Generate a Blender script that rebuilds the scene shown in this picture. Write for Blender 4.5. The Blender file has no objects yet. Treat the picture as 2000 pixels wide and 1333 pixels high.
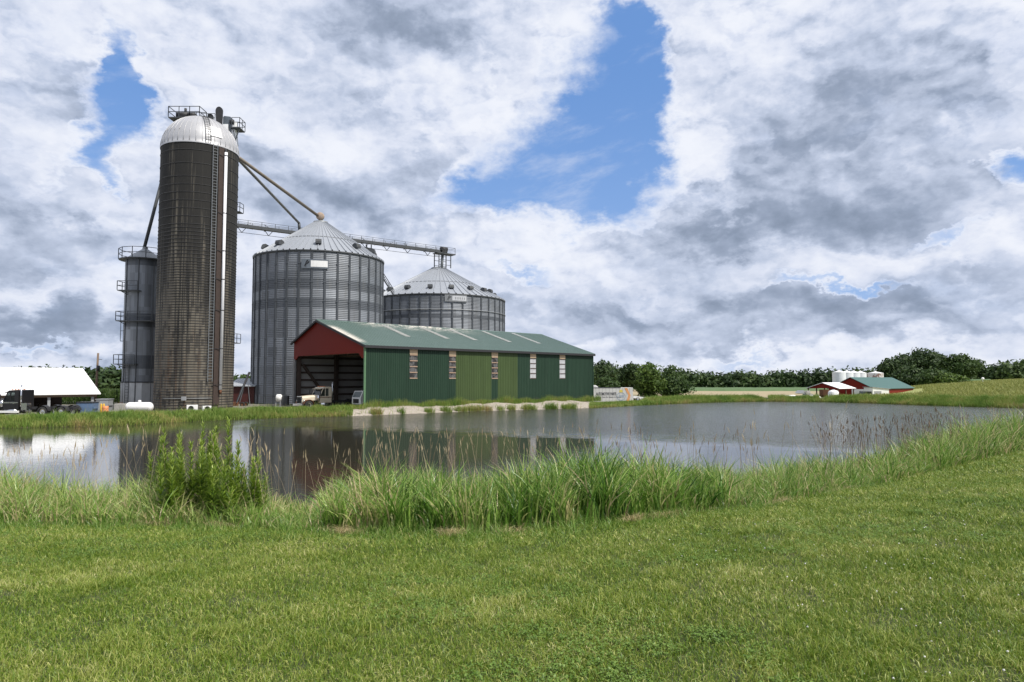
import bpy, math, random
import numpy as np
from mathutils import Vector, Matrix
random.seed(7); rng = np.random.default_rng(11)
sc = bpy.context.scene
col = sc.collection
R = math.radians
# ------------------------------------------------------------------ camera
EYE = 3.8; FPX = 1333.3; HOR = 742.0
PITCH = math.atan((HOR-666.5)/FPX)
cam = bpy.data.cameras.new('camera'); co = bpy.data.objects.new('camera', cam); col.objects.link(co)
co.location = (0, 0, EYE); co.rotation_euler = (math.pi/2+PITCH, 0, 0)
cam.sensor_width = 36; cam.lens = 24; cam.clip_start = .1; cam.clip_end = 8000
sc.camera = co
def ray(px, py):
    xc = (px-1000)/FPX; yc = (666.5-py)/FPX
    return (xc, math.cos(PITCH)-yc*math.sin(PITCH), math.sin(PITCH)+yc*math.cos(PITCH))
def at(px, py, Y):
    d = ray(px, py); s = Y/d[1]; return Vector((d[0]*s, Y, EYE+d[2]*s))
def zat(py, Y, px=1000): return at(px, py, Y).z
def xat(px, Y, py=742): return at(px, py, Y).x
# ------------------------------------------------------------------ light
SUN_AZ = R(-32); SUN_EL = R(54)        # azimuth measured from +X towards +Y
sd = Vector((math.cos(SUN_AZ)*math.cos(SUN_EL), math.sin(SUN_AZ)*math.cos(SUN_EL), math.sin(SUN_EL)))
sl = bpy.data.lights.new('sun', 'SUN'); sl.energy = 5.0; sl.angle = R(.6); sl.color = (1, .95, .87)
so = bpy.data.objects.new('sun', sl); col.objects.link(so); so.rotation_euler = sd.to_track_quat('Z', 'Y').to_euler()
so.location = (60, -20, 60)
vs = sc.view_settings; vs.view_transform = 'Standard'; vs.look = 'None'; vs.exposure = 0; vs.gamma = 1

class E:                                # tiny node-expression helper
    t = None
    def __init__(s, k): s.k = k
    def _m(s, op, o=None, rev=False):
        n = E.t.nodes.new('ShaderNodeMath'); n.operation = op
        a = [s] if o is None else ([o, s] if rev else [s, o])
        for i, v in enumerate(a):
            if isinstance(v, E): E.t.links.new(v.k, n.inputs[i])
            else: n.inputs[i].default_value = v
        return E(n.outputs[0])
    def __add__(s, o): return s._m('ADD', o)
    __radd__ = __add__
    def __sub__(s, o): return s._m('SUBTRACT', o)
    def __rsub__(s, o): return s._m('SUBTRACT', o, True)
    def __mul__(s, o): return s._m('MULTIPLY', o)
    __rmul__ = __mul__
    def __truediv__(s, o): return s._m('DIVIDE', o)
    def f(s, op, o=None): return s._m(op, o)
    def cl(s): return s._m('MAXIMUM', 0.)._m('MINIMUM', 1.)
def val(x):
    return x
def sep(vec):
    n = E.t.nodes.new('ShaderNodeSeparateXYZ'); E.t.links.new(vec, n.inputs[0]); return [E(o) for o in n.outputs]
def comb(x, y, z):
    n = E.t.nodes.new('ShaderNodeCombineXYZ')
    for i, v in enumerate((x, y, z)):
        if isinstance(v, E): E.t.links.new(v.k, n.inputs[i])
        else: n.inputs[i].default_value = v
    return n.outputs[0]
def noise(vec, scale, detail=6, rough=.55, dist=0., color=False):
    n = E.t.nodes.new('ShaderNodeTexNoise')
    if vec is not None: E.t.links.new(vec, n.inputs['Vector'])
    n.inputs['Scale'].default_value = scale; n.inputs['Detail'].default_value = detail
    n.inputs['Roughness'].default_value = rough; n.inputs['Distortion'].default_value = dist
    return n.outputs['Color'] if color else E(n.outputs['Fac'])
def smooth(e, a, b, lo=0., hi=1.):
    n = E.t.nodes.new('ShaderNodeMapRange'); n.interpolation_type = 'SMOOTHSTEP'
    E.t.links.new(e.k, n.inputs[0])
    for i, v in zip((1, 2, 3, 4), (a, b, lo, hi)): n.inputs[i].default_value = v
    return E(n.outputs[0])
def mix(f, a, b):
    n = E.t.nodes.new('ShaderNodeMix'); n.data_type = 'RGBA'
    if isinstance(f, E): E.t.links.new(f.k, n.inputs[0])
    else: n.inputs[0].default_value = f
    for i, v in ((6, a), (7, b)):
        if isinstance(v, (tuple, list)): n.inputs[i].default_value = (*v[:3], 1)
        else: E.t.links.new(v, n.inputs[i])
    return n.outputs[2]
def vmul(vec, s):
    n = E.t.nodes.new('ShaderNodeVectorMath'); n.operation = 'MULTIPLY'
    E.t.links.new(vec, n.inputs[0]); n.inputs[1].default_value = s if isinstance(s, tuple) else (s, s, s)
    return n.outputs[0]

# ------------------------------------------------------------------ sky
w = bpy.data.worlds.new('World'); sc.world = w; w.use_nodes = True; nt = w.node_tree; nt.nodes.clear(); E.t = nt
out = nt.nodes.new('ShaderNodeOutputWorld'); bg = nt.nodes.new('ShaderNodeBackground'); nt.links.new(bg.outputs[0], out.inputs[0])
bg.inputs[1].default_value = .1
sky = nt.nodes.new('ShaderNodeTexSky'); sky.sky_type = 'NISHITA'; sky.sun_disc = False
sky.sun_elevation = SUN_EL; sky.sun_rotation = math.pi/2-SUN_AZ; sky.altitude = 200; sky.air_density = 1.; sky.dust_density = .6; sky.ozone_density = 2.
tc = nt.nodes.new('ShaderNodeTexCoord'); D = tc.outputs['Generated']
x, y, z = sep(D)
az = x.f('ARCTAN2', y); el = z.f('ARCSINE')
# --- cloud field
zz = z.f('MAXIMUM', 0.) + .22
P = comb(x/zz, y/zz, zz*1.2)
A2 = comb(az, el*1.55, .3)
wn = nt.nodes.new('ShaderNodeSeparateColor'); nt.links.new(noise(A2, 4.6, 7, .6, color=True), wn.inputs[0])
wx, wy = E(wn.outputs[0])-.5, E(wn.outputs[1])-.5
wn2 = nt.nodes.new('ShaderNodeSeparateColor'); nt.links.new(noise(A2, 14., 8, .6, color=True), wn2.inputs[0])
U = az + wx*.20 + (E(wn2.outputs[0])-.5)*.10; V = el + wy*.16 + (E(wn2.outputs[1])-.5)*.09
def blob(px, py, rx, ry, rot=0, UU=None, VV=None):
    d = Vector(ray(px, py)).normalized()
    a0 = math.atan2(d.x, d.y); e0 = math.asin(d.z)
    ru = rx/FPX*math.cos(a0)**2; rv = ry/FPX*math.cos(a0)
    du = (UU or U)-a0; dv = (VV or V)-e0
    c, s = math.cos(R(rot)), math.sin(R(rot))
    p = (du*c+dv*s)/ru; q = (dv*c-du*s)/rv
    r = (p*p+q*q).f('SQRT')
    return smooth(r, 0., 1.5, 1., 0.)
def total(lst):
    t = None
    for a in lst:
        k = a[-1]; b = blob(*a[:-1])*k
        t = b if t is None else t+b
    return t
n1 = noise(P, 1.5, 9, .52, .1)
n3 = noise(A2, 8., 10, .55)
n3b = noise(comb(az-.014, el*1.55-.030, .3), 8., 10, .55)
gap = total([(240,120,42,85,0,1.2),(232,210,70,75,0,1.2),(160,295,75,50,20,1.2),(190,350,60,22,0,.6),(1200,190,95,150,10,1.25),(1195,300,80,80,0,1.),(1090,320,150,85,12,1.25),
             (940,385,110,45,8,1.1),(1225,10,60,45,0,.9),(1160,400,100,50,0,1.1),(1252,110,38,80,0,.8),(1980,350,80,34,0,1.1),(1285,330,40,60,0,.5),(1570,558,90,14,0,.75),(1010,528,80,14,0,.65),(1680,553,70,11,0,.7),(60,690,80,12,0,.6),(1420,690,120,10,0,.5),(1840,460,70,14,0,.5),(300,560,60,60,0,.35)])
n6 = noise(comb(az+.4, el*1.7, 1.3), 17., 7, .5)
cov = n1*.55 + n3*1.0 + .04 - gap.f('MINIMUM', 1.25)*1.18
alpha = smooth(cov + (n6-.5)*.55, -.42, .80)
alpha = alpha.f('MAXIMUM', smooth(noise(comb(az+el*.8, el*3.2-az*.9, 2.), 5., 8, .62), .50, .78)*.42)
dark = total([(800,60,260,85,0,.85),(630,150,150,40,0,.25),(640,380,330,80,0,.62),(880,330,110,60,0,.45),(1620,250,320,100,20,.75),(1440,440,260,75,0,.95),(1800,400,260,80,0,.6),(60,500,240,90,0,.65),
              (130,655,330,42,0,.95),(900,450,170,35,0,.35),(1300,600,500,45,0,.6),(1750,600,350,70,0,.45),(100,180,120,80,0,.35),(60,400,80,60,0,.3),(1650,90,200,50,0,.2),(1400,660,500,25,0,.5),(1850,230,180,120,0,.35)])
brt = total([(430,190,200,100,0,.5),(1330,300,70,90,0,.7),(1170,70,60,110,0,.5),(560,250,200,50,0,.3),(1950,30,120,100,0,.3),(1340,415,90,35,0,.7),(1040,475,150,40,0,.6),
             (960,230,100,90,0,.5),(1480,30,180,80,0,.45),(1700,480,250,30,0,.3),(80,330,60,36,0,.6),(100,590,120,30,0,.5),(170,420,90,30,0,.35),(1280,690,700,20,0,.45),(1900,490,140,45,0,.35),(600,540,80,120,0,.25),(1270,665,50,25,0,.4),(1730,640,200,14,0,.4),(90,40,110,70,0,.25)])
n2 = noise(P, 2.0, 9, .5, .1)
n5 = noise(A2, 22., 6, .55)
b1 = (n3*2.-1.).f('ABSOLUTE'); b1b = (n3b*2.-1.).f('ABSOLUTE')
n6b = noise(comb(az+.392, el*1.7-.018, 1.3), 17., 7, .5)
def puff(dx, dy, sc_=11.):
    v = nt.nodes.new('ShaderNodeTexVoronoi'); v.feature = 'F1'; v.inputs['Scale'].default_value = sc_
    v.inputs['Detail'].default_value = 2.; v.inputs['Roughness'].default_value = .55; v.inputs['Lacunarity'].default_value = 2.3
    nt.links.new(comb(U+dx, V*1.5+dy, .7), v.inputs['Vector']); return 1.-E(v.outputs['Distance'])
pf = puff(0., 0.); pfb = puff(-.010, -.026)
pmask = (smooth(cov, .35, .95, 1., .25) + brt*.5).f('MINIMUM', 1.2)
relief = (pf-pfb)*.80*pmask + (b1-b1b)*.45 + (n3-n3b)*.7 + ((n6*2.-1.).f('ABSOLUTE')-(n6b*2.-1.).f('ABSOLUTE'))*.35
rim = smooth(cov, .42, .72, .40, 0.)
s = .78 + (n2-.5)*.64 + (n3-.5)*.30 + (n5-.5)*.08 + relief*smooth(el, .0, .25, .62, .78) + rim*.9 + brt*.38 - dark*.60
s = smooth(s, -.15, 1.15)
cr = nt.nodes.new('ShaderNodeValToRGB'); nt.links.new(s.k, cr.inputs[0])
e = cr.color_ramp.elements
e[0].position = 0; e[0].color = (.215, .27, .37, 1); e[1].position = 1; e[1].color = (.88, .91, .99, 1)
for p_, c_ in ((.3, (.335, .40, .53, 1)), (.6, (.55, .62, .775, 1)), (.8, (.73, .78, .91, 1))):
    q = e.new(p_); q.color = c_
cloud = vmul(cr.outputs[0], 10.)
skyc = mix(.6, vmul(sky.outputs[0], (1.15, 1.12, 1.1)), (1.75, 3.9, 8.8))
skyc = mix(smooth(el, .0, .45, .55, .0), skyc, (3.6, 5.3, 8.6))
nt.links.new(mix(alpha, skyc, cloud), bg.inputs[0])

# ------------------------------------------------------------------ materials
def mat(name, build, disp=None):
    m = bpy.data.materials.new(name); m.use_nodes = True; t = m.node_tree; t.nodes.clear(); E.t = t
    o = t.nodes.new('ShaderNodeOutputMaterial'); b = t.nodes.new('ShaderNodeBsdfPrincipled')
    t.links.new(b.outputs[0], o.inputs[0])
    build(t, b, o); return m
def setc(b, c):
    if isinstance(c, (tuple, list)): b.inputs['Base Color'].default_value = (*c[:3], 1)
    else: E.t.links.new(c, b.inputs['Base Color'])
def obco(): return E.t.nodes.new('ShaderNodeTexCoord').outputs['Object']
def pos(): return E.t.nodes.new('ShaderNodeNewGeometry').outputs['Position']
def attr(n):
    a = E.t.nodes.new('ShaderNodeAttribute'); a.attribute_name = n; return E(a.outputs['Fac'])
def bump(b, e, strength=.3, dist=.05):
    n = E.t.nodes.new('ShaderNodeBump'); n.inputs['Strength'].default_value = strength; n.inputs['Distance'].default_value = dist
    E.t.links.new(e.k, n.inputs['Height']); E.t.links.new(n.outputs[0], b.inputs['Normal']); return n
def plain(name, c, rough=.5, metal=0., var=.25, scale=3., dirt=None, dscale=(1.2, 1.2, .35), spec=.5):
    def f(t, b, o):
        P = obco(); n = noise(P, scale, 6, .6)
        c2 = tuple(v*(1-var) for v in c)
        cc = mix(n, c2, tuple(min(1, v*(1+var)) for v in c))
        if dirt: cc = mix(smooth(noise(vmul(P, dscale), 2.2, 8, .65), .5, .75)*.6, cc, dirt)
        setc(b, cc); b.inputs['Roughness'].default_value = rough; b.inputs['Metallic'].default_value = metal
        b.inputs['Specular IOR Level'].default_value = spec
    return mat(name, f)
M = {}
M['galv'] = plain('galvanised_steel', (.25, .265, .275), .48, .35, .25, 1.5, (.19, .185, .18))
M['galv_dark'] = plain('weathered_steel', (.06, .066, .072), .6, .1, .3, 2., (.05, .045, .04))
M['steel_frame'] = plain('grey_steel_frame', (.06, .068, .075), .55, .1, .3, 4.)
M['pipe_grey'] = plain('grey_pipe', (.2, .19, .17), .5, .3, .3, 2., (.12, .08, .05))
M['black'] = plain('black_paint', (.012, .012, .014), .28, 0, .3)
M['rubber'] = plain('rubber', (.02, .02, .02), .85, 0, .3)
M['dark'] = plain('dark_iron', (.03, .03, .032), .6, .2, .4)
M['chrome'] = plain('chrome', (.62, .63, .65), .18, 1., .1)
M['white'] = plain('white_paint', (.78, .78, .77), .4, 0, .06, 3., (.6, .58, .54))
M['pvc'] = plain('white_pvc_pipe', (.78, .78, .8), .35, 0, .05)
M['whiteroof'] = plain('white_metal_roof', (.84, .84, .83), .4, 0, .04)
M['dome'] = plain('aluminium_dome', (.42, .42, .43), .45, .3, .12, 1.2, (.42, .41, .40), (1, 1, .3))
M['cream'] = plain('cream_paint', (.62, .55, .42), .35, 0, .1)
M['red'] = plain('barn_red_metal', (.175, .014, .007), .6, 0, .12, 3., None, (1, 1, 1), .2)
M['darkred'] = plain('dark_red_siding', (.06, .012, .01), .6, 0, .3)
M['inner'] = plain('grey_inner_sheet', (.34, .33, .31), .7, 0, .2, 1.)
M['wood'] = plain('weathered_timber', (.16, .11, .075), .8, 0, .35, 4.)
M['girt'] = plain('dark_timber_girt', (.07, .05, .04), .8, 0, .3, 4.)  # dark brown timber for girts, posts, crossbars and the back wall
M['rust'] = plain('rusted_steel', (.16, .07, .035), .8, .1, .5, 4.)
M['concrete'] = plain('plain_concrete', (.36, .35, .32), .9, 0, .2, 3., (.2, .19, .17))
M['blue'] = plain('faded_blue_paint', (.10, .16, .26), .5, 0, .3, 2., (.2, .2, .2))
M['yellow'] = plain('yellow_paint', (.62, .38, .04), .5)
M['orange'] = plain('orange_paint', (.65, .24, .10), .6)
M['trailer'] = plain('white_trailer_side', (.55, .55, .53), .5, 0, .06, 1.5, (.44, .42, .39), (1., 1., .4))
M['ink'] = plain('dark_lettering', (.06, .06, .07), .6)
M['logo_orange'] = plain('orange_graphic', (.65, .30, .12), .6)
M['logo_yellow'] = plain('yellow_graphic', (.62, .50, .10), .6)
M['logo_blue'] = plain('grey_blue_graphic', (.3, .36, .42), .6)
M['greyplastic'] = plain('grey_plastic', (.28, .29, .3), .6)
M['fadedroof'] = plain('grey_metal_roof', (.35, .37, .39), .45, .2, .15)
M['barnroof'] = plain('green_barn_roof', (.035, .10, .085), .5, 0, .15)
M['palewood'] = plain('pale_timber', (.34, .24, .17), .8, 0, .3, 4.)
M['bark'] = plain('bark', (.075, .06, .045), .9, 0, .4, 5.)
def _glass(t, b, o):
    setc(b, (.02, .03, .035)); b.inputs['Roughness'].default_value = .06; b.inputs['Specular IOR Level'].default_value = .9
    tr = t.nodes.new('ShaderNodeBsdfTransparent'); tr.inputs[0].default_value = (.5, .56, .56, 1)
    mx = t.nodes.new('ShaderNodeMixShader'); mx.inputs[0].default_value = .45
    t.links.new(tr.outputs[0], mx.inputs[1]); t.links.new(b.outputs[0], mx.inputs[2]); t.links.new(mx.outputs[0], o.inputs[0])
M['glass'] = mat('cab_glass', _glass)
def _poly(t, b, o):
    P = obco(); n = noise(P, 1.6, 4)
    setc(b, mix(smooth(n, .4, .6), (.05, .05, .05), (.22, .22, .22))); b.inputs['Roughness'].default_value = .35
    tr = t.nodes.new('ShaderNodeBsdfTransparent'); tr.inputs[0].default_value = (.75, .72, .7, 1)
    mx = t.nodes.new('ShaderNodeMixShader'); mx.inputs[0].default_value = .55
    t.links.new(tr.outputs[0], mx.inputs[1]); t.links.new(b.outputs[0], mx.inputs[2]); t.links.new(mx.outputs[0], o.inputs[0])
M['poly'] = mat('old_translucent_sheet', _poly)
def _poly2(t, b, o):
    P = obco(); n = noise(P, 1.6, 4); setc(b, mix(n, (.35, .36, .37), (.6, .6, .62))); b.inputs['Roughness'].default_value = .35
M['poly_pale'] = mat('pale_translucent_sheet', _poly2)
def siding(name, c, fade=.22):
    def f(t, b, o):
        P = obco(); n = noise(vmul(P, (1., 1., .25)), 1.3, 7, .6)
        cc = mix(n, tuple(v*(1-fade) for v in c), tuple(v*(1+fade)+.004 for v in c))
        X, Y_, Z = sep(P)
        pn = t.nodes.new('ShaderNodeTexWhiteNoise'); pn.noise_dimensions = '1D'; t.links.new((X/.91).f('FLOOR').k, pn.inputs['W'])
        cc = mix(E(pn.outputs['Value'])*.30, cc, tuple(v*.62 for v in c))
        cc = mix(smooth(Z + noise(P, 1.2, 5)*1.2, .5, 1.9, .55, 0.), cc, (.12, .105, .07))
        st = smooth(noise(comb(X*3., Y_*3., Z*.12), 1.4, 6, .6), .58, .75)
        cc = mix(st*.25, cc, (.10, .12, .10)); setc(b, cc); b.inputs['Roughness'].default_value = .55; b.inputs['Specular IOR Level'].default_value = .25
    return mat(name, f)
M['green'] = siding('green_metal_siding', (.017, .043, .025))
M['olive'] = siding('faded_olive_siding', (.056, .088, .030))
def _roof(t, b, o):
    P = obco(); X, Y_, Z = sep(P)
    n = noise(P, .7, 7, .62); base = mix(n, (.055, .096, .078), (.088, .132, .112))
    # chalky worn paint towards the near gable and the ridge
    worn = smooth(noise(comb(X*.5, Y_*1.6, Z), 1.6, 9, .75), .46, .60)
    zone = smooth(Y_, 7.2, 10.8) * smooth((X-15.).f('ABSOLUTE'), 5., 12., 1., 0.)
    edge = smooth(X, 0., 1.3, 1., 0.) * smooth((Y_-4.6).f('ABSOLUTE'), 2.6, 4.4, 1., 0.)
    cc = mix((worn*zone*1.0 + edge*smooth(noise(P, 2.5, 6, .7), .3, .5)).cl(), base, (.60, .56, .49))
    cc = mix(smooth(noise(comb(X*1., Y_*.25, 0.), 3., 5, .6), .55, .8)*.35, cc, (.2, .3, .26))
    setc(b, cc); b.inputs['Roughness'].default_value = .45
M['greenroof'] = mat('worn_green_roof', _roof)
def _silo(t, b, o):
    P = obco(); X, Y_, Z = sep(P)
    th = Y_.f('ARCTAN2', X)
    big = noise(comb(X, Y_, Z*.10), .42, 8, .65)
    streak = noise(comb(th*6., Z*.035, .5), 2.3, 10, .66)
    fine = noise(comb(th*22., Z*.16, .1), 1.6, 6, .6)
    h = smooth(Z, 2., 27.)                                   # upper courses blackened by weather
    drk = (h*.95 + (streak-.5)*3.2 + (big-.5)*2.4 + (fine-.5)*1.1 + .10).cl()
    stave = noise(comb(th*16., Z*1.2, 0.), 1., 0, 0.)
    cell = t.nodes.new('ShaderNodeTexWhiteNoise'); cell.noise_dimensions = '2D'
    t.links.new(comb((th*15.).f('FLOOR'), (Z*1.3 + (th*15.).f('FLOOR')*.37).f('FLOOR'), 0.), cell.inputs['Vector'])
    cv = E(cell.outputs['Value'])
    light = mix(stave, (.108, .094, .070), (.180, .162, .130))
    light = mix(smooth(noise(comb(th*3.5, Z*.05, 3.), 2., 6, .6), .52, .68)*smooth(Z, 3., 20., 1., .1)*.7, light, (.11, .058, .028))
    cc = mix(smooth(drk, .0, .95), light, (.0135, .013, .0115))
    cc = mix(smooth(cv, .84, .9)*.6, cc, (.014, .013, .012))
    setc(b, cc); b.inputs['Roughness'].default_value = .88
    bump(b, fine*.5+big, .4, .05)
M['silo'] = mat('weathered_stave_concrete', _silo)
def binwall(name, bands):
    def f(t, b, o):
        P = obco(); X, Y_, Z = sep(P)
        th = Y_.f('ARCTAN2', X)
        cell = t.nodes.new('ShaderNodeTexWhiteNoise'); cell.noise_dimensions = '2D'
        t.links.new(comb((th*36/2/math.pi).f('FLOOR'), (Z/1.36).f('FLOOR'), 0.), cell.inputs['Vector'])
        ring = t.nodes.new('ShaderNodeTexWhiteNoise'); ring.noise_dimensions = '1D'
        t.links.new(((Z/1.36).f('FLOOR')*7.3).k, ring.inputs['W'])
        cc = mix(E(cell.outputs['Value']), (.14, .15, .165), (.24, .258, .285))
        cc = mix(smooth(E(ring.outputs['Value']), .5, .8)*.35, cc, (.12, .135, .155))
        dz = None
        for za, zb in bands:
            m_ = Z.f('GREATER_THAN', za)*Z.f('LESS_THAN', zb); dz = m_ if dz is None else dz+m_
        cc = mix(dz*.72, cc, (.055, .063, .075))
        cc = mix(smooth(noise(comb(th*9., Z*.1, 0.), 2., 7, .6), .5, .75)*.45, cc, (.13, .13, .125))
        setc(b, cc); b.inputs['Roughness'].default_value = .52; b.inputs['Metallic'].default_value = .3
    return mat(name, f)
def _gravel(t, b, o):
    P = pos(); n = noise(P, 9., 8, .7); v = t.nodes.new('ShaderNodeTexVoronoi'); t.links.new(P, v.inputs['Vector']); v.inputs['Scale'].default_value = 6.
    cc = mix(smooth(n, .3, .7), (.24, .205, .165), (.50, .445, .38))
    cc = mix(smooth(noise(P, 1.1, 6, .65), .5, .72)*.45, cc, (.22, .21, .12)); setc(b, cc); b.inputs['Roughness'].default_value = .95
    bump(b, E(v.outputs['Distance']), .8, .15)
M['gravel'] = mat('crushed_limestone', _gravel)
def _water(t, b, o):
    P = pos(); X, Y_, Z = sep(P)
    setc(b, mix(noise(P, .08, 3), (.030, .029, .020), (.042, .041, .030)))
    b.inputs['Roughness'].default_value = .02; b.inputs['IOR'].default_value = 1.5
    # the breeze reaches the open middle and far side, the left arm and the near rim lie calm
    lane = smooth(Y_ + X*.55 + (noise(P, .05, 4, .6)-.5)*26., 43., 58.)
    a = noise(comb(X*1.0, Y_*1.5, 0.), 3.2, 3, .6); c = noise(comb(X*.45+Y_*.12, Y_*1.1, 4.), 1.5, 4, .55)
    calm = noise(comb(X, Y_, 0.), .9, 3, .5)
    h = a*lane*.02 + c*lane*.32 + calm*.004 + a*.0035
    t.links.new((lane*.10+.02).k, b.inputs['Roughness'])
    n = t.nodes.new('ShaderNodeBump'); n.inputs['Strength'].default_value = 1.; n.inputs['Distance'].default_value = 1.
    t.links.new(h.k, n.inputs['Height']); t.links.new(n.outputs[0], b.inputs['Normal'])
M['water'] = mat('pond_water', _water)
def _ground(t, b, o):
    P = pos(); X, Y_, Z = sep(P)
    n = noise(P, .35, 8, .62); nf = noise(P, 14., 6, .7)
    lawn = mix(smooth(n, .35, .65), (.030, .042, .008), (.055, .060, .016))
    lawn = mix(smooth(nf, .3, .7)*.5, lawn, (.03, .05, .01))
    soil = mix(nf, (.09, .065, .04), (.17, .13, .08))
    cc = mix(attr('z_soil'), lawn, soil)
    yard = mix(noise(P, 3., 8, .7), (.14, .125, .10), (.26, .24, .2))
    cc = mix(attr('z_yard'), cc, yard)
    cropr = mix(noise(vmul(P, (1., .35, 1.)), .5, 8, .65), (.17, .20, .05), (.30, .30, .10))
    cc = mix(attr('z_crop'), cc, cropr)
    stub = mix(noise(vmul(P, (.4, 2., 1.)), .3, 8, .6), (.26, .20, .13), (.36, .31, .18))
    cc = mix(attr('z_stub'), cc, stub)
    cc = mix(attr('z_bean'), cc, mix(noise(P, .2, 8, .6), (.055, .11, .035), (.09, .15, .05)))
    setc(b, cc); b.inputs['Roughness'].default_value = .95; bump(b, nf, .5, .04)
M['ground'] = mat('ground_cover', _ground)
def leafmat(name, ramp, world=.0, patch=None, trans=.3, rough=.5, spec=.35):
    def f(t, b, o):
        cr = t.nodes.new('ShaderNodeValToRGB'); el_ = cr.color_ramp.elements
        tint = attr('tint')
        if world: tint = (tint*(1-world) + smooth(noise(pos(), patch or .5, 5, .6), .25, .75)*world)
        t.links.new(tint.k, cr.inputs[0])
        for i, (p_, c_) in enumerate(ramp):
            q = el_[i] if i < 2 else el_.new(p_)
            q.position = p_; q.color = (*c_, 1)
        setc(b, cr.outputs[0]); b.inputs['Roughness'].default_value = rough; b.inputs['Specular IOR Level'].default_value = spec
        tr = t.nodes.new('ShaderNodeBsdfTranslucent'); t.links.new(cr.outputs[0], tr.inputs[0])
        mx = t.nodes.new('ShaderNodeMixShader'); mx.inputs[0].default_value = trans
        t.links.new(b.outputs[0], mx.inputs[1]); t.links.new(tr.outputs[0], mx.inputs[2]); t.links.new(mx.outputs[0], o.inputs[0])
    return mat(name, f)
M['lawn'] = leafmat('lawn_blades', [(0, (.036, .085, .006)), (1, (.66, .60, .33)), (.28, (.098, .185, .012)), (.56, (.205, .278, .030)), (.80, (.42, .44, .12))], .28, .6, .3, .45, .45)
M['clover'] = leafmat('clover_leaf', [(0, (.08, .16, .02)), (1, (.20, .30, .06))], 0)
M['reed'] = leafmat('reed_blades', [(0, (.020, .060, .008)), (1, (.58, .46, .28)), (.28, (.080, .185, .020)), (.52, (.19, .33, .05)), (.76, (.38, .46, .14)), (.9, (.50, .43, .21))], 0, None, .35, .4, .5)
M['seed'] = leafmat('seed_heads', [(0, (.09, .07, .055)), (1, (.55, .46, .31)), (.5, (.27, .19, .12))], 0, None, .15, .8)
M['weed'] = leafmat('goldenrod_leaf', [(0, (.055, .115, .012)), (1, (.40, .47, .10)), (.5, (.18, .28, .03))], 0, None, .35, .45)
M['bank'] = leafmat('bank_grass', [(0, (.055, .12, .018)), (1, (.40, .25, .13)), (.35, (.14, .24, .035)), (.65, (.28, .32, .08))], .35, .45, .3, .6)
M['crop'] = leafmat('crop_plants', [(0, (.14, .18, .04)), (1, (.36, .34, .13)), (.5, (.24, .26, .07))], .3, .1, .25, .6)
M['corn'] = leafmat('corn_leaves', [(0, (.03, .08, .012)), (1, (.14, .20, .05))], 0, None, .3, .5)
M['leaf_dark'] = leafmat('dark_foliage', [(0, (.020, .042, .012)), (1, (.075, .115, .032)), (.6, (.038, .070, .019))], .0, None, .2, .6, .3)
M['leaf_mid'] = leafmat('mid_foliage', [(0, (.028, .058, .014)), (1, (.085, .13, .03)), (.6, (.05, .09, .02))], .0, None, .25, .6, .3)
M['leaf_light'] = leafmat('light_foliage', [(0, (.045, .085, .014)), (1, (.14, .20, .04)), (.6, (.085, .14, .022))], .0, None, .3, .6, .3)
M['flower'] = plain('white_petals', (.75, .73, .70), .6)

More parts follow.
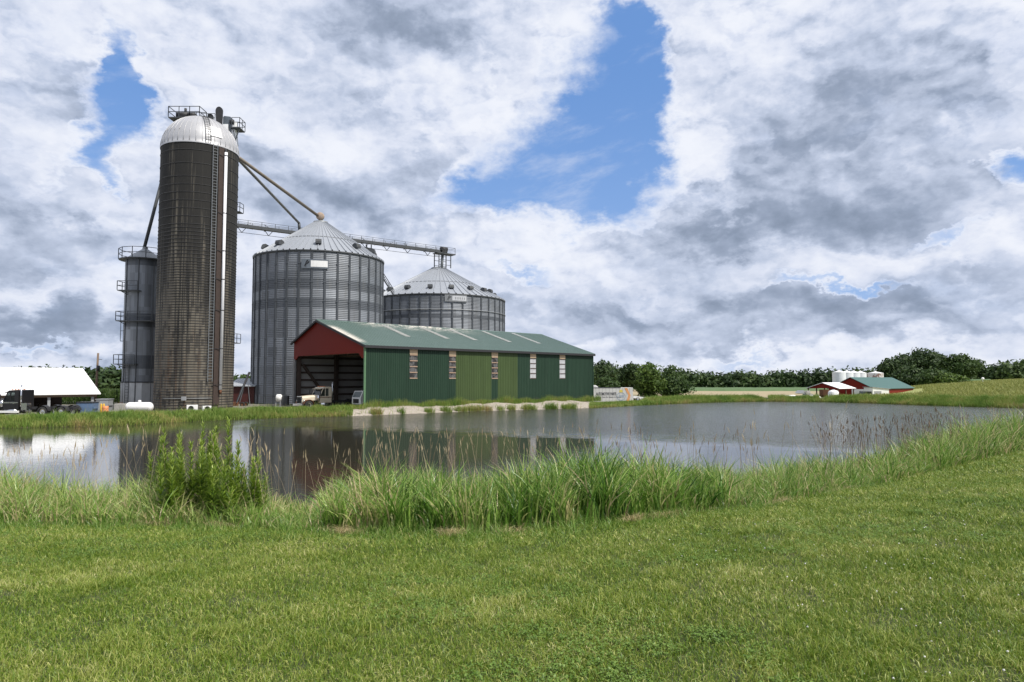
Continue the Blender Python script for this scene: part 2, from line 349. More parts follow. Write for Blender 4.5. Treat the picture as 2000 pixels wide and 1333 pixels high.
# ------------------------------------------------------------------ mesh helpers
class MB:
    def __init__(s): s.v = []; s.f = []; s.sm = []
    def add(s, vs_, fs, smooth_=False):
        o = len(s.v); s.v += [tuple(v) for v in vs_]; s.f += [tuple(i+o for i in f) for f in fs]; s.sm += [smooth_]*len(fs); return s
    def box(s, a, b):
        x0, y0, z0 = a; x1, y1, z1 = b
        return s.add([(x0,y0,z0),(x1,y0,z0),(x1,y1,z0),(x0,y1,z0),(x0,y0,z1),(x1,y0,z1),(x1,y1,z1),(x0,y1,z1)],
                     [(0,3,2,1),(4,5,6,7),(0,1,5,4),(1,2,6,5),(2,3,7,6),(3,0,4,7)])
    def cbox(s, c, d): return s.box([c[i]-d[i]/2 for i in range(3)], [c[i]+d[i]/2 for i in range(3)])
    def tube(s, pts, r, n=8, cap=True, sm=True):
        pts = [Vector(p) for p in pts]; rs = r if isinstance(r, (list, tuple)) else [r]*len(pts)
        vs_, fs = [], []
        for i, p in enumerate(pts):
            d = (pts[min(i+1, len(pts)-1)]-pts[max(i-1, 0)]).normalized()
            a = d.cross(Vector((0, 0, 1)) if abs(d.z) < .95 else Vector((1, 0, 0))).normalized(); b_ = d.cross(a)
            for k in range(n):
                t = 2*math.pi*(k+.5)/n; vs_.append(p+a*math.cos(t)*rs[i]+b_*math.sin(t)*rs[i])
        for i in range(len(pts)-1):
            for k in range(n): fs.append((i*n+k, i*n+(k+1) % n, (i+1)*n+(k+1) % n, (i+1)*n+k))
        if cap: fs += [tuple(range(n-1, -1, -1)), tuple((len(pts)-1)*n+k for k in range(n))]
        return s.add(vs_, fs, sm)
    def bar(s, a, b, t=.05): return s.tube([a, b], t*.7071, 4, True, False)
    def lathe(s, prof, n=32, c=(0, 0, 0), sm=True, cap=False):
        vs_ = [(c[0]+r*math.cos(2*math.pi*k/n), c[1]+r*math.sin(2*math.pi*k/n), c[2]+z_) for r, z_ in prof for k in range(n)]
        fs = [(i*n+k, i*n+(k+1) % n, (i+1)*n+(k+1) % n, (i+1)*n+k) for i in range(len(prof)-1) for k in range(n)]
        if cap: fs += [tuple(range(n-1, -1, -1)), tuple((len(prof)-1)*n+k for k in range(n))]
        return s.add(vs_, fs, sm)
    def prism(s, poly, y0, y1, axis='y'):
        n = len(poly); g = (lambda p, q: (p[0], q, p[1])) if axis == 'y' else ((lambda p, q: (q, p[0], p[1])) if axis == 'x' else (lambda p, q: (p[0], p[1], q)))
        vs_ = [g(p, y0) for p in poly]+[g(p, y1) for p in poly]
        fs = [tuple(range(n-1, -1, -1)), tuple(range(n, 2*n))]+[(i, (i+1) % n, n+(i+1) % n, n+i) for i in range(n)]
        return s.add(vs_, fs)
    def build(s, name, m, parent=None, loc=None, bevel=0, rot=None):
        me = bpy.data.meshes.new(name); me.from_pydata(s.v, [], s.f); me.polygons.foreach_set('use_smooth', s.sm); me.update()
        me.materials.append(M[m] if isinstance(m, str) else m)
        o = bpy.data.objects.new(name, me); col.objects.link(o); o.parent = parent
        if loc: o.location = loc
        if rot: o.rotation_euler = rot
        if bevel:
            b = o.modifiers.new('bevel', 'BEVEL'); b.width = bevel; b.segments = 2; b.limit_method = 'ANGLE'
        return o
def tag(o, label=None, cat=None, group=None, kind=None):
    for k, v in (('label', label), ('category', cat), ('group', group), ('kind', kind)):
        if v: o[k] = v
    return o
def thing(name, loc, label, cat, rz=0, group=None):
    o = bpy.data.objects.new(name, None); col.objects.link(o); o.location = loc; o.rotation_euler = (0, 0, rz); o.empty_display_size = .2
    return tag(o, label, cat, group)
def inst(src, parent=None, loc=None, rot=None, scale=None):
    c = src.copy(); col.objects.link(c); c.parent = parent or src.parent
    if loc is not None: c.location = loc
    if rot is not None: c.rotation_euler = rot
    if scale is not None: c.scale = scale
    return c
def copy_tree(o, parent=None):
    c = o.copy(); col.objects.link(c); c.parent = parent
    for ch in list(o.children): copy_tree(ch, c)
    return c
def npmesh(name, V_, F_, m, parent=None, attrs=None, smooth_=False):
    """V_ (n,3), F_ (m,k) arrays"""
    me = bpy.data.meshes.new(name); V_ = np.asarray(V_, np.float32); F_ = np.asarray(F_, np.int32)
    k = F_.shape[1]; me.vertices.add(len(V_)); me.vertices.foreach_set('co', V_.ravel())
    me.loops.add(F_.size); me.loops.foreach_set('vertex_index', F_.ravel())
    me.polygons.add(len(F_)); me.polygons.foreach_set('loop_start', np.arange(0, F_.size, k, dtype=np.int32))
    if smooth_: me.polygons.foreach_set('use_smooth', np.ones(len(F_), bool))
    me.update(calc_edges=True); me.validate()
    for n_, a in (attrs or {}).items():
        at_ = me.attributes.new(n_, 'FLOAT', 'POINT'); at_.data.foreach_set('value', np.asarray(a, np.float32))
    me.materials.append(M[m] if isinstance(m, str) else m)
    o = bpy.data.objects.new(name, me); col.objects.link(o); o.parent = parent; return o
def blades(base, h, w_, lean, amt, face=None, S=4, tint=None, droop=1.8, taper=.8, wmin=.08):
    n = len(base); t = np.linspace(0, 1, S+1)[None, :, None]
    h = np.broadcast_to(h, n)[:, None, None]; w_ = np.broadcast_to(w_, n)[:, None, None]; amt = np.broadcast_to(amt, n)[:, None, None]
    if face is None: face = rng.uniform(0, 2*np.pi, n)
    ld = np.stack([np.cos(lean), np.sin(lean), np.zeros(n)], 1)[:, None, :]
    up = np.array([0, 0, 1.])[None, None, :]
    ctr = base[:, None, :] + ld*h*amt*t**droop + up*h*(t - .45*np.clip(amt, 0, 1.3)**2*t**3)
    fd = np.stack([np.cos(face), np.sin(face), np.zeros(n)], 1)[:, None, :]
    ww = w_*np.maximum((1-t)**taper*(.35+.65*np.minimum(1, t*5+.35)), wmin)
    A = ctr-fd*ww/2; B = ctr+fd*ww/2
    Vv = np.stack([A, B], 2).reshape(n, -1, 3)            # n, (S+1)*2
    k = (S+1)*2; idx = np.arange(S)*2
    F0 = np.stack([idx, idx+1, idx+3, idx+2], 1)
    Ff = (F0[None]+(np.arange(n)*k)[:, None, None]).reshape(-1, 4)
    tn = np.repeat(np.broadcast_to(tint if tint is not None else rng.random(n), n), k)
    return Vv.reshape(-1, 3), Ff, tn
def joinb(parts):
    Vs, Fs, Ts = [], [], []; o = 0
    for v, f, t in parts: Vs.append(v); Fs.append(f+o); Ts.append(t); o += len(v)
    return np.concatenate(Vs), np.concatenate(Fs), np.concatenate(Ts)

# ------------------------------------------------------------------ terrain
def wl(px, py): Y = EYE*FPX/(py-HOR); return ((px-1000)/FPX*Y, Y)
FAR = [(-75, 40), (-52, 50)] + [wl(*p) for p in ((60,835),(160,833),(250,831),(380,823),(500,818),(600,815),(700,812.5),(800,808),(900,804),(1030,800.5),(1160,797),(1230,793),(1300,789.5),(1400,786),(1500,784.5),(1600,785.5),(1700,788),(1800,792),(1900,795),(2000,797.5))] + [(84, 84)]
NEAR = [(70, 74), (48, 56), (32, 43), (21, 33.5), (13, 27), (7.5, 22), (3, 19.5), (-3, 18.6), (-9, 18.8), (-16, 20.5), (-26, 24), (-60, 30), (-80, 34)]
POND = np.array(FAR+NEAR)
NF = len(FAR)
def seg_dist(px_, py_, poly, closed=True):
    d = np.full(px_.shape, 1e9); n = len(poly)
    for i in range(n if closed else n-1):
        a = poly[i]; b = poly[(i+1) % n]; ab = b-a; L = ab@ab
        t = np.clip(((px_-a[0])*ab[0]+(py_-a[1])*ab[1])/L, 0, 1)
        d = np.minimum(d, np.hypot(px_-a[0]-t*ab[0], py_-a[1]-t*ab[1]))
    return d
def inside(px_, py_, poly):
    c = np.zeros(px_.shape, bool); n = len(poly)
    for i in range(n):
        x0, y0 = poly[i]; x1, y1 = poly[(i+1) % n]
        m_ = (y0 > py_) != (y1 > py_)
        xi = x0+(py_-y0)*(x1-x0)/(y1-y0+1e-12); c ^= m_ & (px_ < xi)
    return c
def ss(a, b, v): t = np.clip((v-a)/(b-a), 0, 1); return t*t*(3-2*t)
def vn(x_, y_, s, seed=0):                      # cheap smooth noise
    r = 0
    for i, (fx, fy, p) in enumerate(((1., .37, .3), (.61, -.83, 1.9), (-.45, 1.31, 4.1), (1.7, .9, 2.2), (-1.3, 1.9, .7))):
        r = r+np.sin((x_*fx+y_*fy)*s+p+seed*1.7)*(.5 if i < 3 else .25)
    return r/2
O_X, O_Y = xat(712, 77.5), 77.5
def height(x_, y_):
    x_ = np.asarray(x_, float); y_ = np.asarray(y_, float)
    sdist = seg_dist(x_, y_, POND); ins = inside(x_, y_, POND)
    nr = ss(6, -6, seg_dist(x_, y_, np.array(NEAR), False)-seg_dist(x_, y_, np.array(FAR), False))
    lawn = 2.15-.065*np.clip(y_, -10, 24)+.055*np.clip(x_, 0, 30)-.03*np.clip(x_, -30, 0)*0+.03*vn(x_, y_, .5)
    lawn = lawn-.02*np.clip(y_-24, 0, 60)
    nb = -.02+np.minimum(.27*sdist, 8); hn = np.where(nb < lawn, nb, lawn); a = .35
    hn = -np.log(np.exp(-nb/a)+np.exp(-lawn/a))*a
    k = x_/np.maximum(y_, 40)
    hill = 3.5*ss(.42, .80, k)*ss(60, 210, y_)
    low = -1.0*ss(132, 165, y_)*ss(.1, .3, k)*(1-ss(.5, .62, k))
    base = .28+hill+low+.05*vn(x_, y_, .4)
    gz = ss(.0, 6, (x_-O_X)*.725+(y_-O_Y)*.689+3.)*ss(0, 6, 44-((x_-O_X)*.725+(y_-O_Y)*.689))*(y_ < 115)*(y_ > 60)
    kk_ = x_/np.maximum(y_, 40); tz = ss(.09, .125, kk_)*(1-ss(.18, .21, kk_))*(y_ < 125)
    hf = np.minimum(-.03+(.28-.20*gz)*sdist, base+.26*np.exp(-((sdist-3.4)/2.1)**2)*(1-gz)*(1-tz)-.16*tz)
    h = hn*nr+hf*(1-nr)
    h = h+1.0*ss(600, 1500, y_)
    return np.where(ins, -np.minimum(.35*sdist, 1.6)-.03, h)
def hz(x_, y_): return float(height(np.array([x_]), np.array([y_]))[0])
EDGE_PX = np.array([-700, 0, 200, 420, 600, 680, 900, 1100, 1300, 1400, 1500, 1700, 1850, 2000, 2200, 2500])
EDGE_PY = np.array([1003, 1003, 1008, 1010, 1020, 1030, 1035, 1025, 1005, 988, 968, 925, 893, 866, 846, 832])
EDGE_D = np.array([(3.8-(1.5 if p < 1500 else 1.58))*FPX/(q-HOR) for p, q in zip(EDGE_PX, EDGE_PY)])
def edgeD(px): return np.interp(px, EDGE_PX, EDGE_D)
sx = np.sinh(np.linspace(-6.3, 6.3, 420))*4.6; syy = np.concatenate([np.linspace(-40, 0, 20)[:-1], np.linspace(0, 130, 330)[:-1], 130+np.sinh(np.linspace(0, 5.2, 110))*35])
GX, GY = np.meshgrid(sx, syy); GZ = height(GX, GY)
far_ = np.hypot(GX, GY)
nX, nY = len(sx), len(syy)
idx = np.arange(nX*nY).reshape(nY, nX)
F_ = np.stack([idx[:-1, :-1].ravel(), idx[:-1, 1:].ravel(), idx[1:, 1:].ravel(), idx[1:, :-1].ravel()], 1)
k_ = GX/np.maximum(GY, 1); pxg = 1000+FPX*k_
eD = edgeD(pxg); band = ss(-.2, .6, GY-eD)*(GY < 90)
sdg = seg_dist(GX, GY, POND)
nearside = seg_dist(GX, GY, np.array(NEAR), False) < seg_dist(GX, GY, np.array(FAR), False)
z_soil = np.where(nearside & (GY > 0), band*.85, 0); z_soil = np.where(inside(GX, GY, POND), 1, z_soil)
z_yard = np.where(~nearside & (GY < 135) & (GX < 30), ss(3, 6, sdg)*.8, 0)
z_crop = np.where(~nearside & (k_ > .44), ss(5, 9, sdg)*ss(.44, .56, k_), 0)
z_stub = np.where(~nearside & (k_ <= .5) & (GY > 150), ss(150, 190, GY)*(GY < 290), 0)
z_bean = np.where(~nearside & (k_ <= .52) & (GY >= 290), 1., 0)
go = npmesh('ground', np.stack([GX, GY, GZ], -1).reshape(-1, 3), F_, 'ground', attrs={'z_soil': z_soil.ravel(), 'z_yard': z_yard.ravel(), 'z_crop': z_crop.ravel(), 'z_stub': z_stub.ravel(), 'z_bean': z_bean.ravel()}, smooth_=True)
tag(go, kind='structure')
wm = MB(); wm.add([(-110, 10, 0), (110, 10, 0), (110, 130, 0), (-110, 130, 0)], [(0, 1, 2, 3)])
wt = wm.build('pond_water', 'water'); tag(wt, kind='structure')

# ------------------------------------------------------------------ shed frame
O = Vector((xat(712, 77.5), 77.5, .25)); UX, UY = .725, .689
RZ = math.atan2(UY, UX)
def S2W(a, b, z=0): return Vector((O.x+a*UX-b*UY, O.y+a*UY+b*UX, z))
def along(px, b=0):
    k = (px-1000)/FPX; x0 = O.x-b*UY; y0 = O.y+b*UX
    return (k*y0-x0)/(UX-UY*k)
# gravel bank heaped against the long wall
gx = np.linspace(-4.5, 44, 240); gt = np.linspace(0, 1, 26)
W0 = np.array([[*S2W(a, 1.0)[:2]] for a in gx])
FARa = np.array(FAR)
GV = []
for i, a in enumerate(gx):
    p0 = S2W(a, .9 if a > 0 else .9+(-a)*.2); dirn = Vector((UY, -UX))
    # distance to the waterline along the wall normal
    lo = 0.
    for q in np.linspace(.5, 16, 80):
        if inside(np.array([p0.x+dirn.x*q]), np.array([p0.y+dirn.y*q]), POND)[0]: lo = q; break
    lo = (lo or 14)+.7
    top = .88*(.80+.12*math.sin(a*.45)+.08*math.sin(a*1.3+1))*min(1, max(.0, (a+4.5)/4.5))*(1-.35*max(0, (a-30)/14))*max(.0, min(1, (44-a)/5))**.6
    for t in gt:
        q = t*lo; pr = 1-max(0, (t-.12)/.88)**1.7
        zz_ = -.22+ (top+.22)*pr; zz_ = max(zz_, hz(p0.x+dirn.x*q, p0.y+dirn.y*q)+.05) if t < .9 and a < 38.5 else (zz_ if a < 38.5 else zz_-.25*(a-38.5)/5)
        GV.append((p0.x+dirn.x*q, p0.y+dirn.y*q, zz_+.07*vn(p0.x+dirn.x*q, p0.y+dirn.y*q, 2.1)*1.2+random.uniform(-.035, .035)))
idx = np.arange(len(gx)*len(gt)).reshape(len(gx), len(gt))
F_ = np.stack([idx[:-1, :-1].ravel(), idx[1:, :-1].ravel(), idx[1:, 1:].ravel(), idx[:-1, 1:].ravel()], 1)
gb = npmesh('gravel_bank', GV, F_, 'gravel', smooth_=True); tag(gb, kind='structure')

# ------------------------------------------------------------------ green shed
L, WD, RY = 40.2, 17.56, 11.09
ZE, ZL, ZR = 7.47, 8.46, 10.93
shed = thing('storage_shed', O, 'long green metal storage shed with open red gable end beside the pond', 'shed', RZ)
wins = [(along(800), along(815.5), 0), (along(877), along(890.5), 0), (along(960), along(972.5), 0), (along(1035.5), along(1047), 1), (along(1093), along(1104), 1)]
def ribwall(mb, a0, a1, z0, z1, y=0.0, p=.30):
    # sheet with raised vertical ribs facing -y
    n = max(1, round((a1-a0)/p)); st = (a1-a0)/n; prof = []
    for i in range(n):
        s0 = a0+i*st
        prof += [(s0, y), (s0+st*.40, y), (s0+st*.52, y-.04), (s0+st*.74, y-.04), (s0+st*.86, y)]
    prof.append((a1, y))
    vs_ = [(q[0], q[1], z0) for q in prof]+[(q[0], q[1], z1) for q in prof]; m_ = len(prof)
    mb.add(vs_, [(i, i+1, m_+i+1, m_+i) for i in range(m_-1)])
    mb.add([(a0, y+.03, z0), (a1, y+.03, z0), (a1, y+.03, z1), (a0, y+.03, z1)], [(0, 3, 2, 1)])
wz0 = zat(740, 83)-.25
cuts = [0.]
for a0, a1, _ in wins: cuts += [a0, a1]
cuts.append(L)
g, g2_, g3_ = MB(), MB(), MB(); ol1, ol2 = MB(), MB()
aL0, aL1 = along(890.5), along(1011)
segs = []
for i in range(0, len(cuts), 2): segs.append((cuts[i], cuts[i+1]))
for a0, a1 in segs:
    if abs(a0-wins[1][1]) < .01: ribwall(ol1, a0, a1, 0, ZE-.02)
    elif abs(a0-wins[2][1]) < .01:
        ribwall(ol2, a0, aL1, 0, ZE-.02); ribwall(g2_, aL1, a1, 0, ZE-.02)
    else: ribwall(g if a1 < aL0+.1 else g2_, a0, a1, 0, ZE-.02)
for i, (a0, a1, _) in enumerate(wins): ribwall((g, g, g3_, g2_, g2_)[i], a0, a1, 0, wz0)
g.build('side_wall', 'green', shed); g2_.build('side_wall', 'green', shed); g3_.build('wall_panel', 'green', shed)
o_ = ol1.build('wall_panel', 'olive', shed); o_['label'] = 'faded olive green wall panels left of the middle window strip'
o_ = ol2.build('wall_panel', 'olive', shed); o_['label'] = 'faded olive green wall panels right of the middle window strip'
for i, (a0, a1, pale) in enumerate(wins):
    m_ = MB(); ribwall(m_, a0+.01, a1-.01, wz0, ZE-.9, .02, .3)
    wo = m_.build('window_strip', 'poly_pale' if pale else 'poly', shed)
    for q in range(5):
        zc = wz0+.05+(ZE-1.0-wz0)*q/4
        MB().box((a0+.02, -.035 if pale else -.05, zc-.06), (a1-.02, -.03 if pale else -.03, zc+.06)).build('crossbar', 'girt' if pale else 'palewood', wo)
    m_ = MB().box((a0+.01, -.03, ZE-.86), (a1-.01, .02, ZE-.22)); m_.build('plywood_patch', plain('pale_plywood', (.50, .38, .25), .7) if 'ply' not in M else M['ply'], wo)
# roof
def slab(mb, x0, x1, y0, z0, y1, z1, t=.10, ribs=True):
    mb.add([(x0, y0, z0), (x1, y0, z0), (x1, y1, z1), (x0, y1, z1), (x0, y0, z0-t), (x1, y0, z0-t), (x1, y1, z1-t), (x0, y1, z1-t)],
           [(0, 1, 2, 3), (7, 6, 5, 4), (0, 4, 5, 1), (1, 5, 6, 2), (2, 6, 7, 3), (3, 7, 4, 0)] if y1 > y0 else [(3, 2, 1, 0), (4, 5, 6, 7), (1, 5, 4, 0), (2, 6, 5, 1), (3, 7, 6, 2), (0, 4, 7, 3)])
    if ribs:
        n = int((x1-x0)/.45)
        for i in range(n+1):
            xx = x0+.02+(x1-x0-.06)*i/n
            mb.add([(xx-.03, y0, z0+.002), (xx+.03, y0, z0+.002), (xx+.03, y1, z1+.002), (xx-.03, y1, z1+.002), (xx-.015, y0, z0+.035), (xx+.015, y0, z0+.035), (xx+.015, y1, z1+.035), (xx-.015, y1, z1+.035)],
                   [(4, 5, 6, 7), (0, 1, 5, 4), (1, 2, 6, 5), (2, 3, 7, 6), (3, 0, 4, 7)])
sr = (ZR-ZE)/RY; slft = (ZR-ZL)/(WD-RY)
m_ = MB(); slab(m_, -.25, L+.25, -.35, ZE-.35*sr+.12, RY, ZR+.12); roof = m_.build('roof', 'greenroof', shed)
m_ = MB(); slab(m_, -.25, L+.25, WD+.35, ZL-.35*slft+.12, RY, ZR+.117); m_.build('roof', 'greenroof', shed)
m_ = MB(); m_.prism([(RY-.35, ZR+.045), (RY, ZR+.20), (RY+.35, ZR+.03), (RY+.35, ZR-.0), (RY-.35, ZR+.01)], -.27, L+.27, 'x'); m_.build('ridge_cap', 'greenroof', roof)
M['skyl'] = plain('skylight_sheet', (.30, .30, .27), .4, 0, .4, 2.5, (.12, .16, .13))
for pa, pb in ((742, 775), (818, 840), (873, 905), (940, 985), (998, 1040)):
    # skylight strips run down the upper half of the slope
    a0 = along(pa, RY-.6); m_ = MB()
    for q in range(9):
        y1 = RY-.5-q*.68; y0 = y1-.56
        for yy0, yy1 in ((y0, y1),):
            z0 = ZE+sr*yy0+.16; z1 = ZE+sr*yy1+.16
            m_.add([(a0, yy0, z0), (a0+.85, yy0, z0), (a0+.85, yy1, z1), (a0, yy1, z1)], [(0, 1, 2, 3)])
    m_.build('skylight', 'skyl', roof)
# trims
m_ = MB(); m_.box((-.25, -.37, ZE-.30), (L+.25, -.352, ZE+.0)); m_.box((0, -.35, ZE-.03), (L, -.002, ZE-.01)); m_.build('fascia', 'dark', shed)
m_ = MB(); m_.box((-.09, -.09, 0), (.10, .12, ZE-.05)); m_.build('corner_trim', plain('pale_green_trim', (.10, .20, .10), .5), shed)
m_ = MB(); m_.box((L-.10, -.09, 0), (L+.09, .12, ZE-.05)); m_.build('corner_trim', 'green', shed)
# red gable
HD = zat(694.5, 86)-.25; EAR = zat(700.5, 79)-.25
poly = [(.1, ZE-.0), (.1, EAR), (.55, EAR), (1.3, HD), (WD-1.3, HD), (WD-.5, EAR+.1), (WD-.05, EAR+.1), (WD-.05, ZL), (RY, ZR)]
# triangulated as convex pieces
m_ = MB()
for pc in ([(.12, EAR), (.55, EAR), (1.3, HD), (1.3, ZE+sr*1.3-.02), (.12, ZE-.02)], [(1.3, HD), (RY, HD), (RY, ZR-.02), (1.3, ZE+sr*1.3-.02)],
           [(RY, HD), (WD-1.3, HD), (WD-1.3, ZL+slft*1.3-.02), (RY, ZR-.02)], [(WD-1.3, HD), (WD-.5, EAR+.1), (WD-.06, EAR+.1), (WD-.06, ZL-.02), (WD-1.3, ZL+slft*1.3-.02)]):
    m_.prism(pc, -.06, .06, 'x')
m_.build('gable_panel', 'red', shed)
m_ = MB(); m_.bar((-.27, -.37, ZE-.12), (-.27, RY, ZR-.02), .22); m_.bar((-.27, RY, ZR-.02), (-.27, WD+.35, ZL-.18), .22); m_.build('barge_board', 'dark', shed)
# far end wall, back wall, posts and girts
m_ = MB(); m_.prism([(0.03, 0), (WD-.03, 0), (WD-.03, ZL-.05), (RY, ZR-.05), (0.03, ZE-.05)], L-.05, L-.01, 'x'); m_.build('end_wall', 'inner', shed)
m_ = MB(); m_.box((0, WD-.04, 0), (L-.06, WD, ZL-.05)); m_.build('back_wall', 'inner', shed)
m_ = MB()
for q in range(9): m_.box((.2, WD-.20, .45+q*.98), (L-.3, WD-.06, .70+q*.98))
m_.build('girts', 'girt', shed)
m_ = MB()
for q in range(7): m_.box((.2, .06, .5+q*1.05), (L-.3, .16, .65+q*1.05))
m_.build('girts', 'girt', shed)
pst = MB().box((-.16, -.16, 0), (.16, .16, ZE-.1)).build('post', 'girt', shed, (.35, .35, 0))
for q in range(1, 8): inst(pst, shed, (q*5.6, .38, 0))
for q in range(8): inst(pst, shed, (.5+q*5.5, WD-.4, 0), None, (1.6, 1.2, 1.12))
m_ = MB(); m_.box((-.12, WD-.42, 0), (.12, WD+.02, EAR+.2)); m_.build('door_post', plain('grey_post', (.2, .2, .2), .6), shed)
m_ = MB(); m_.bar((1.0, WD-.5, 5.6), (5.0, WD-.5, .4), .30); m_.build('brace', 'girt', shed)
def truss(x):
    m = MB(); m.bar((x, .3, HD+.12), (x, WD-.3, HD+.12), .2); m.bar((x, .1, ZE-.2), (x, RY, ZR-.25), .22); m.bar((x, RY, ZR-.25), (x, WD-.1, ZL-.2), .22)
    for b in (3.5, 7.2, 11, 14.5):
        zt = (ZE+sr*b if b < RY else ZL+slft*(WD-b))-.3; m.bar((x, b, HD+.1), (x, b, zt), .12); m.bar((x, b, HD+.1), (x, min(b+3, WD-1), (ZE+sr*(b+3) if b+3 < RY else ZL+slft*(WD-b-3))-.3), .1)
    return m
tr_ = truss(0).build('truss', 'wood', shed, (1.2, 0, 0))
for q in range(1, 8): inst(tr_, shed, (1.2+q*5.3, 0, 0))

# ------------------------------------------------------------------ rails / ladders helpers
def railing(pts, h=1.07, post=1.4, t=.045, mids=(.5,)):
    m = MB(); pts = [Vector(p) for p in pts]
    for a, b in zip(pts, pts[1:]):
        n = max(1, round((b-a).length/post))
        for fr in (1.,)+tuple(mids): m.bar(a+Vector((0, 0, h*fr)), b+Vector((0, 0, h*fr)), t)
        for i in range(n+1):
            p = a.lerp(b, i/n); m.bar(p, p+Vector((0, 0, h)), t)
    return m
def ladder_mb(p0, p1, side, wd=.45, step=.3, t=.04):
    m = MB(); p0 = Vector(p0); p1 = Vector(p1); s_ = Vector(side).normalized()*wd/2
    m.bar(p0-s_, p1-s_, t); m.bar(p0+s_, p1+s_, t); n = int((p1-p0).length/step)
    for i in range(1, n): q = p0.lerp(p1, i/n); m.bar(q-s_, q+s_, t*.7)
    return m
# ------------------------------------------------------------------ concrete silo
YS = 79.0; rs = 4.18; cs = at(380, 742, YS); ZB = .2
seam = at(382, 277.5, YS-rs*.9).z-ZB; domet = at(384, 232, YS).z-ZB
silo = thing('concrete_silo', (cs.x, YS, ZB), 'tall dark stained concrete silo with silver dome at the pond edge', 'silo')
m_ = MB(); prof = [(rs, i*seam/60) for i in range(61)]; m_.lathe(prof, 96); m_.build('stave_wall', 'silo', silo)
z_ = .5; i = 0; hp = MB().lathe([(rs+.045*math.cos(t)-.005, .045*math.sin(t)) for t in np.linspace(0, 2*np.pi, 7)], 72)
hoop0 = None
while z_ < seam-.2:
    if hoop0 is None: hoop0 = hp.build('hoop', 'dark', silo, (0, 0, z_))
    else: inst(hoop0, silo, (0, 0, z_))
    fr = z_/seam; z_ += .30 if fr < .55 else (.42 if fr < .68 else (.9 if fr < .85 else 1.5))
    i += 1
    if i > 98: break
# dome
dh = domet-seam
m_ = MB(); m_.lathe([(rs*1.015, -.12), (rs*1.02, 0)] + [(rs*1.01*math.cos(t), dh*math.sin(t)) for t in np.linspace(0.01, math.pi/2-.02, 18)], 96)
dome = m_.build('dome_roof', 'dome', silo, (0, 0, seam))
m_ = MB()
for k in range(40):
    a = 2*math.pi*k/40; m_.tube([((rs*1.012)*math.cos(t)*math.cos(a), (rs*1.012)*math.cos(t)*math.sin(a), dh*1.003*math.sin(t)) for t in np.linspace(0.02, 1.5, 12)], .035, 4)
m_.build('dome_seams', 'dome', dome)
def wallpt(px, z, off=.0):
    """point on the silo skin seen at pixel column px"""
    k = (px-1000)/FPX; dx, dy = k, 1.; a = dx*dx+dy*dy; b = -2*(dx*cs.x+dy*YS); r_ = rs+off; c = cs.x**2+YS**2-r_*r_
    t = (-b-math.sqrt(max(0, b*b-4*a*c)))/(2*a); return Vector((dx*t-cs.x, dy*t-YS, z))
def out_(p): return Vector((p.x, p.y, 0)).normalized()
def tang(p): o_ = out_(p); return Vector((-o_.y, o_.x, 0))
p0 = wallpt(411, 3.4, .22); p1 = wallpt(411, seam+.1, .22)
ladder_mb(p0, p1, tang(p0), .50, .33, .05).build('ladder', 'galv', silo)
pts = [];
for t in np.linspace(.02, 1.45, 10):
    a = math.atan2(wallpt(396, 0).y, wallpt(396, 0).x); pts.append(Vector((rs*1.03*math.cos(t)*math.cos(a), rs*1.03*math.cos(t)*math.sin(a), seam+dh*1.02*math.sin(t))))
m_ = MB()
for q in range(len(pts)-1):
    s_ = tang(pts[0])*.28; m_.bar(pts[q]-s_, pts[q+1]-s_, .05); m_.bar(pts[q]+s_, pts[q+1]+s_, .05)
    for e_ in (0, .5): c_ = pts[q].lerp(pts[q+1], e_); m_.bar(c_-s_, c_+s_, .04)
m_.build('dome_ladder', 'galv_dark', silo)
p0 = wallpt(423, .8, .02); o_ = out_(p0); m_ = MB()
tg = tang(p0); m_.add([p0-tg*.38, p0+tg*.38, p0+tg*.38+Vector((0, 0, seam-1)), p0-tg*.38+Vector((0, 0, seam-1))]+[q+o_*.12 for q in (p0-tg*.38, p0+tg*.38, p0+tg*.38+Vector((0, 0, seam-1)), p0-tg*.38+Vector((0, 0, seam-1)))],
                      [(4, 5, 6, 7), (0, 1, 5, 4), (1, 2, 6, 5), (2, 3, 7, 6), (3, 0, 4, 7)]); m_.build('door_chute', plain('rust_stained_chute', (.045, .03, .024), .8, 0, .5), silo)
pp0 = wallpt(432, zat(762, 75.2)-ZB, .35); pp1 = Vector((pp0.x, pp0.y, at(432, 289, 75.2).z-ZB))
pipe = MB().tube([pp0, pp1], .165, 14).build('fill_pipe', 'pvc', silo)
bk = MB()
for zf in (.02, .17, .33, .46, .58, .74, .985):
    zc = pp0.z+(pp1.z-pp0.z)*zf; q = Vector((pp0.x, pp0.y, zc)); bk = MB(); bk.tube([q-Vector((0, 0, .05)), q+Vector((0, 0, .05))], .185, 12); bk.bar(q, q-out_(q)*.5, .06); bk.bar(q, q-out_(q)*.3-tang(q)*.9, .05); bk.build('bracket', 'dark', pipe)
MB().tube([pp0-Vector((0, 0, .45)), pp0-Vector((0, 0, .02))], .13, 10).build('pipe_elbow', 'rust', pipe)
MB().tube([pp1, pp1+Vector((-.1, .1, .35)), pp1+Vector((-.5, .5, .5))], .12, 8).build('pipe_elbow', 'dark', pipe)
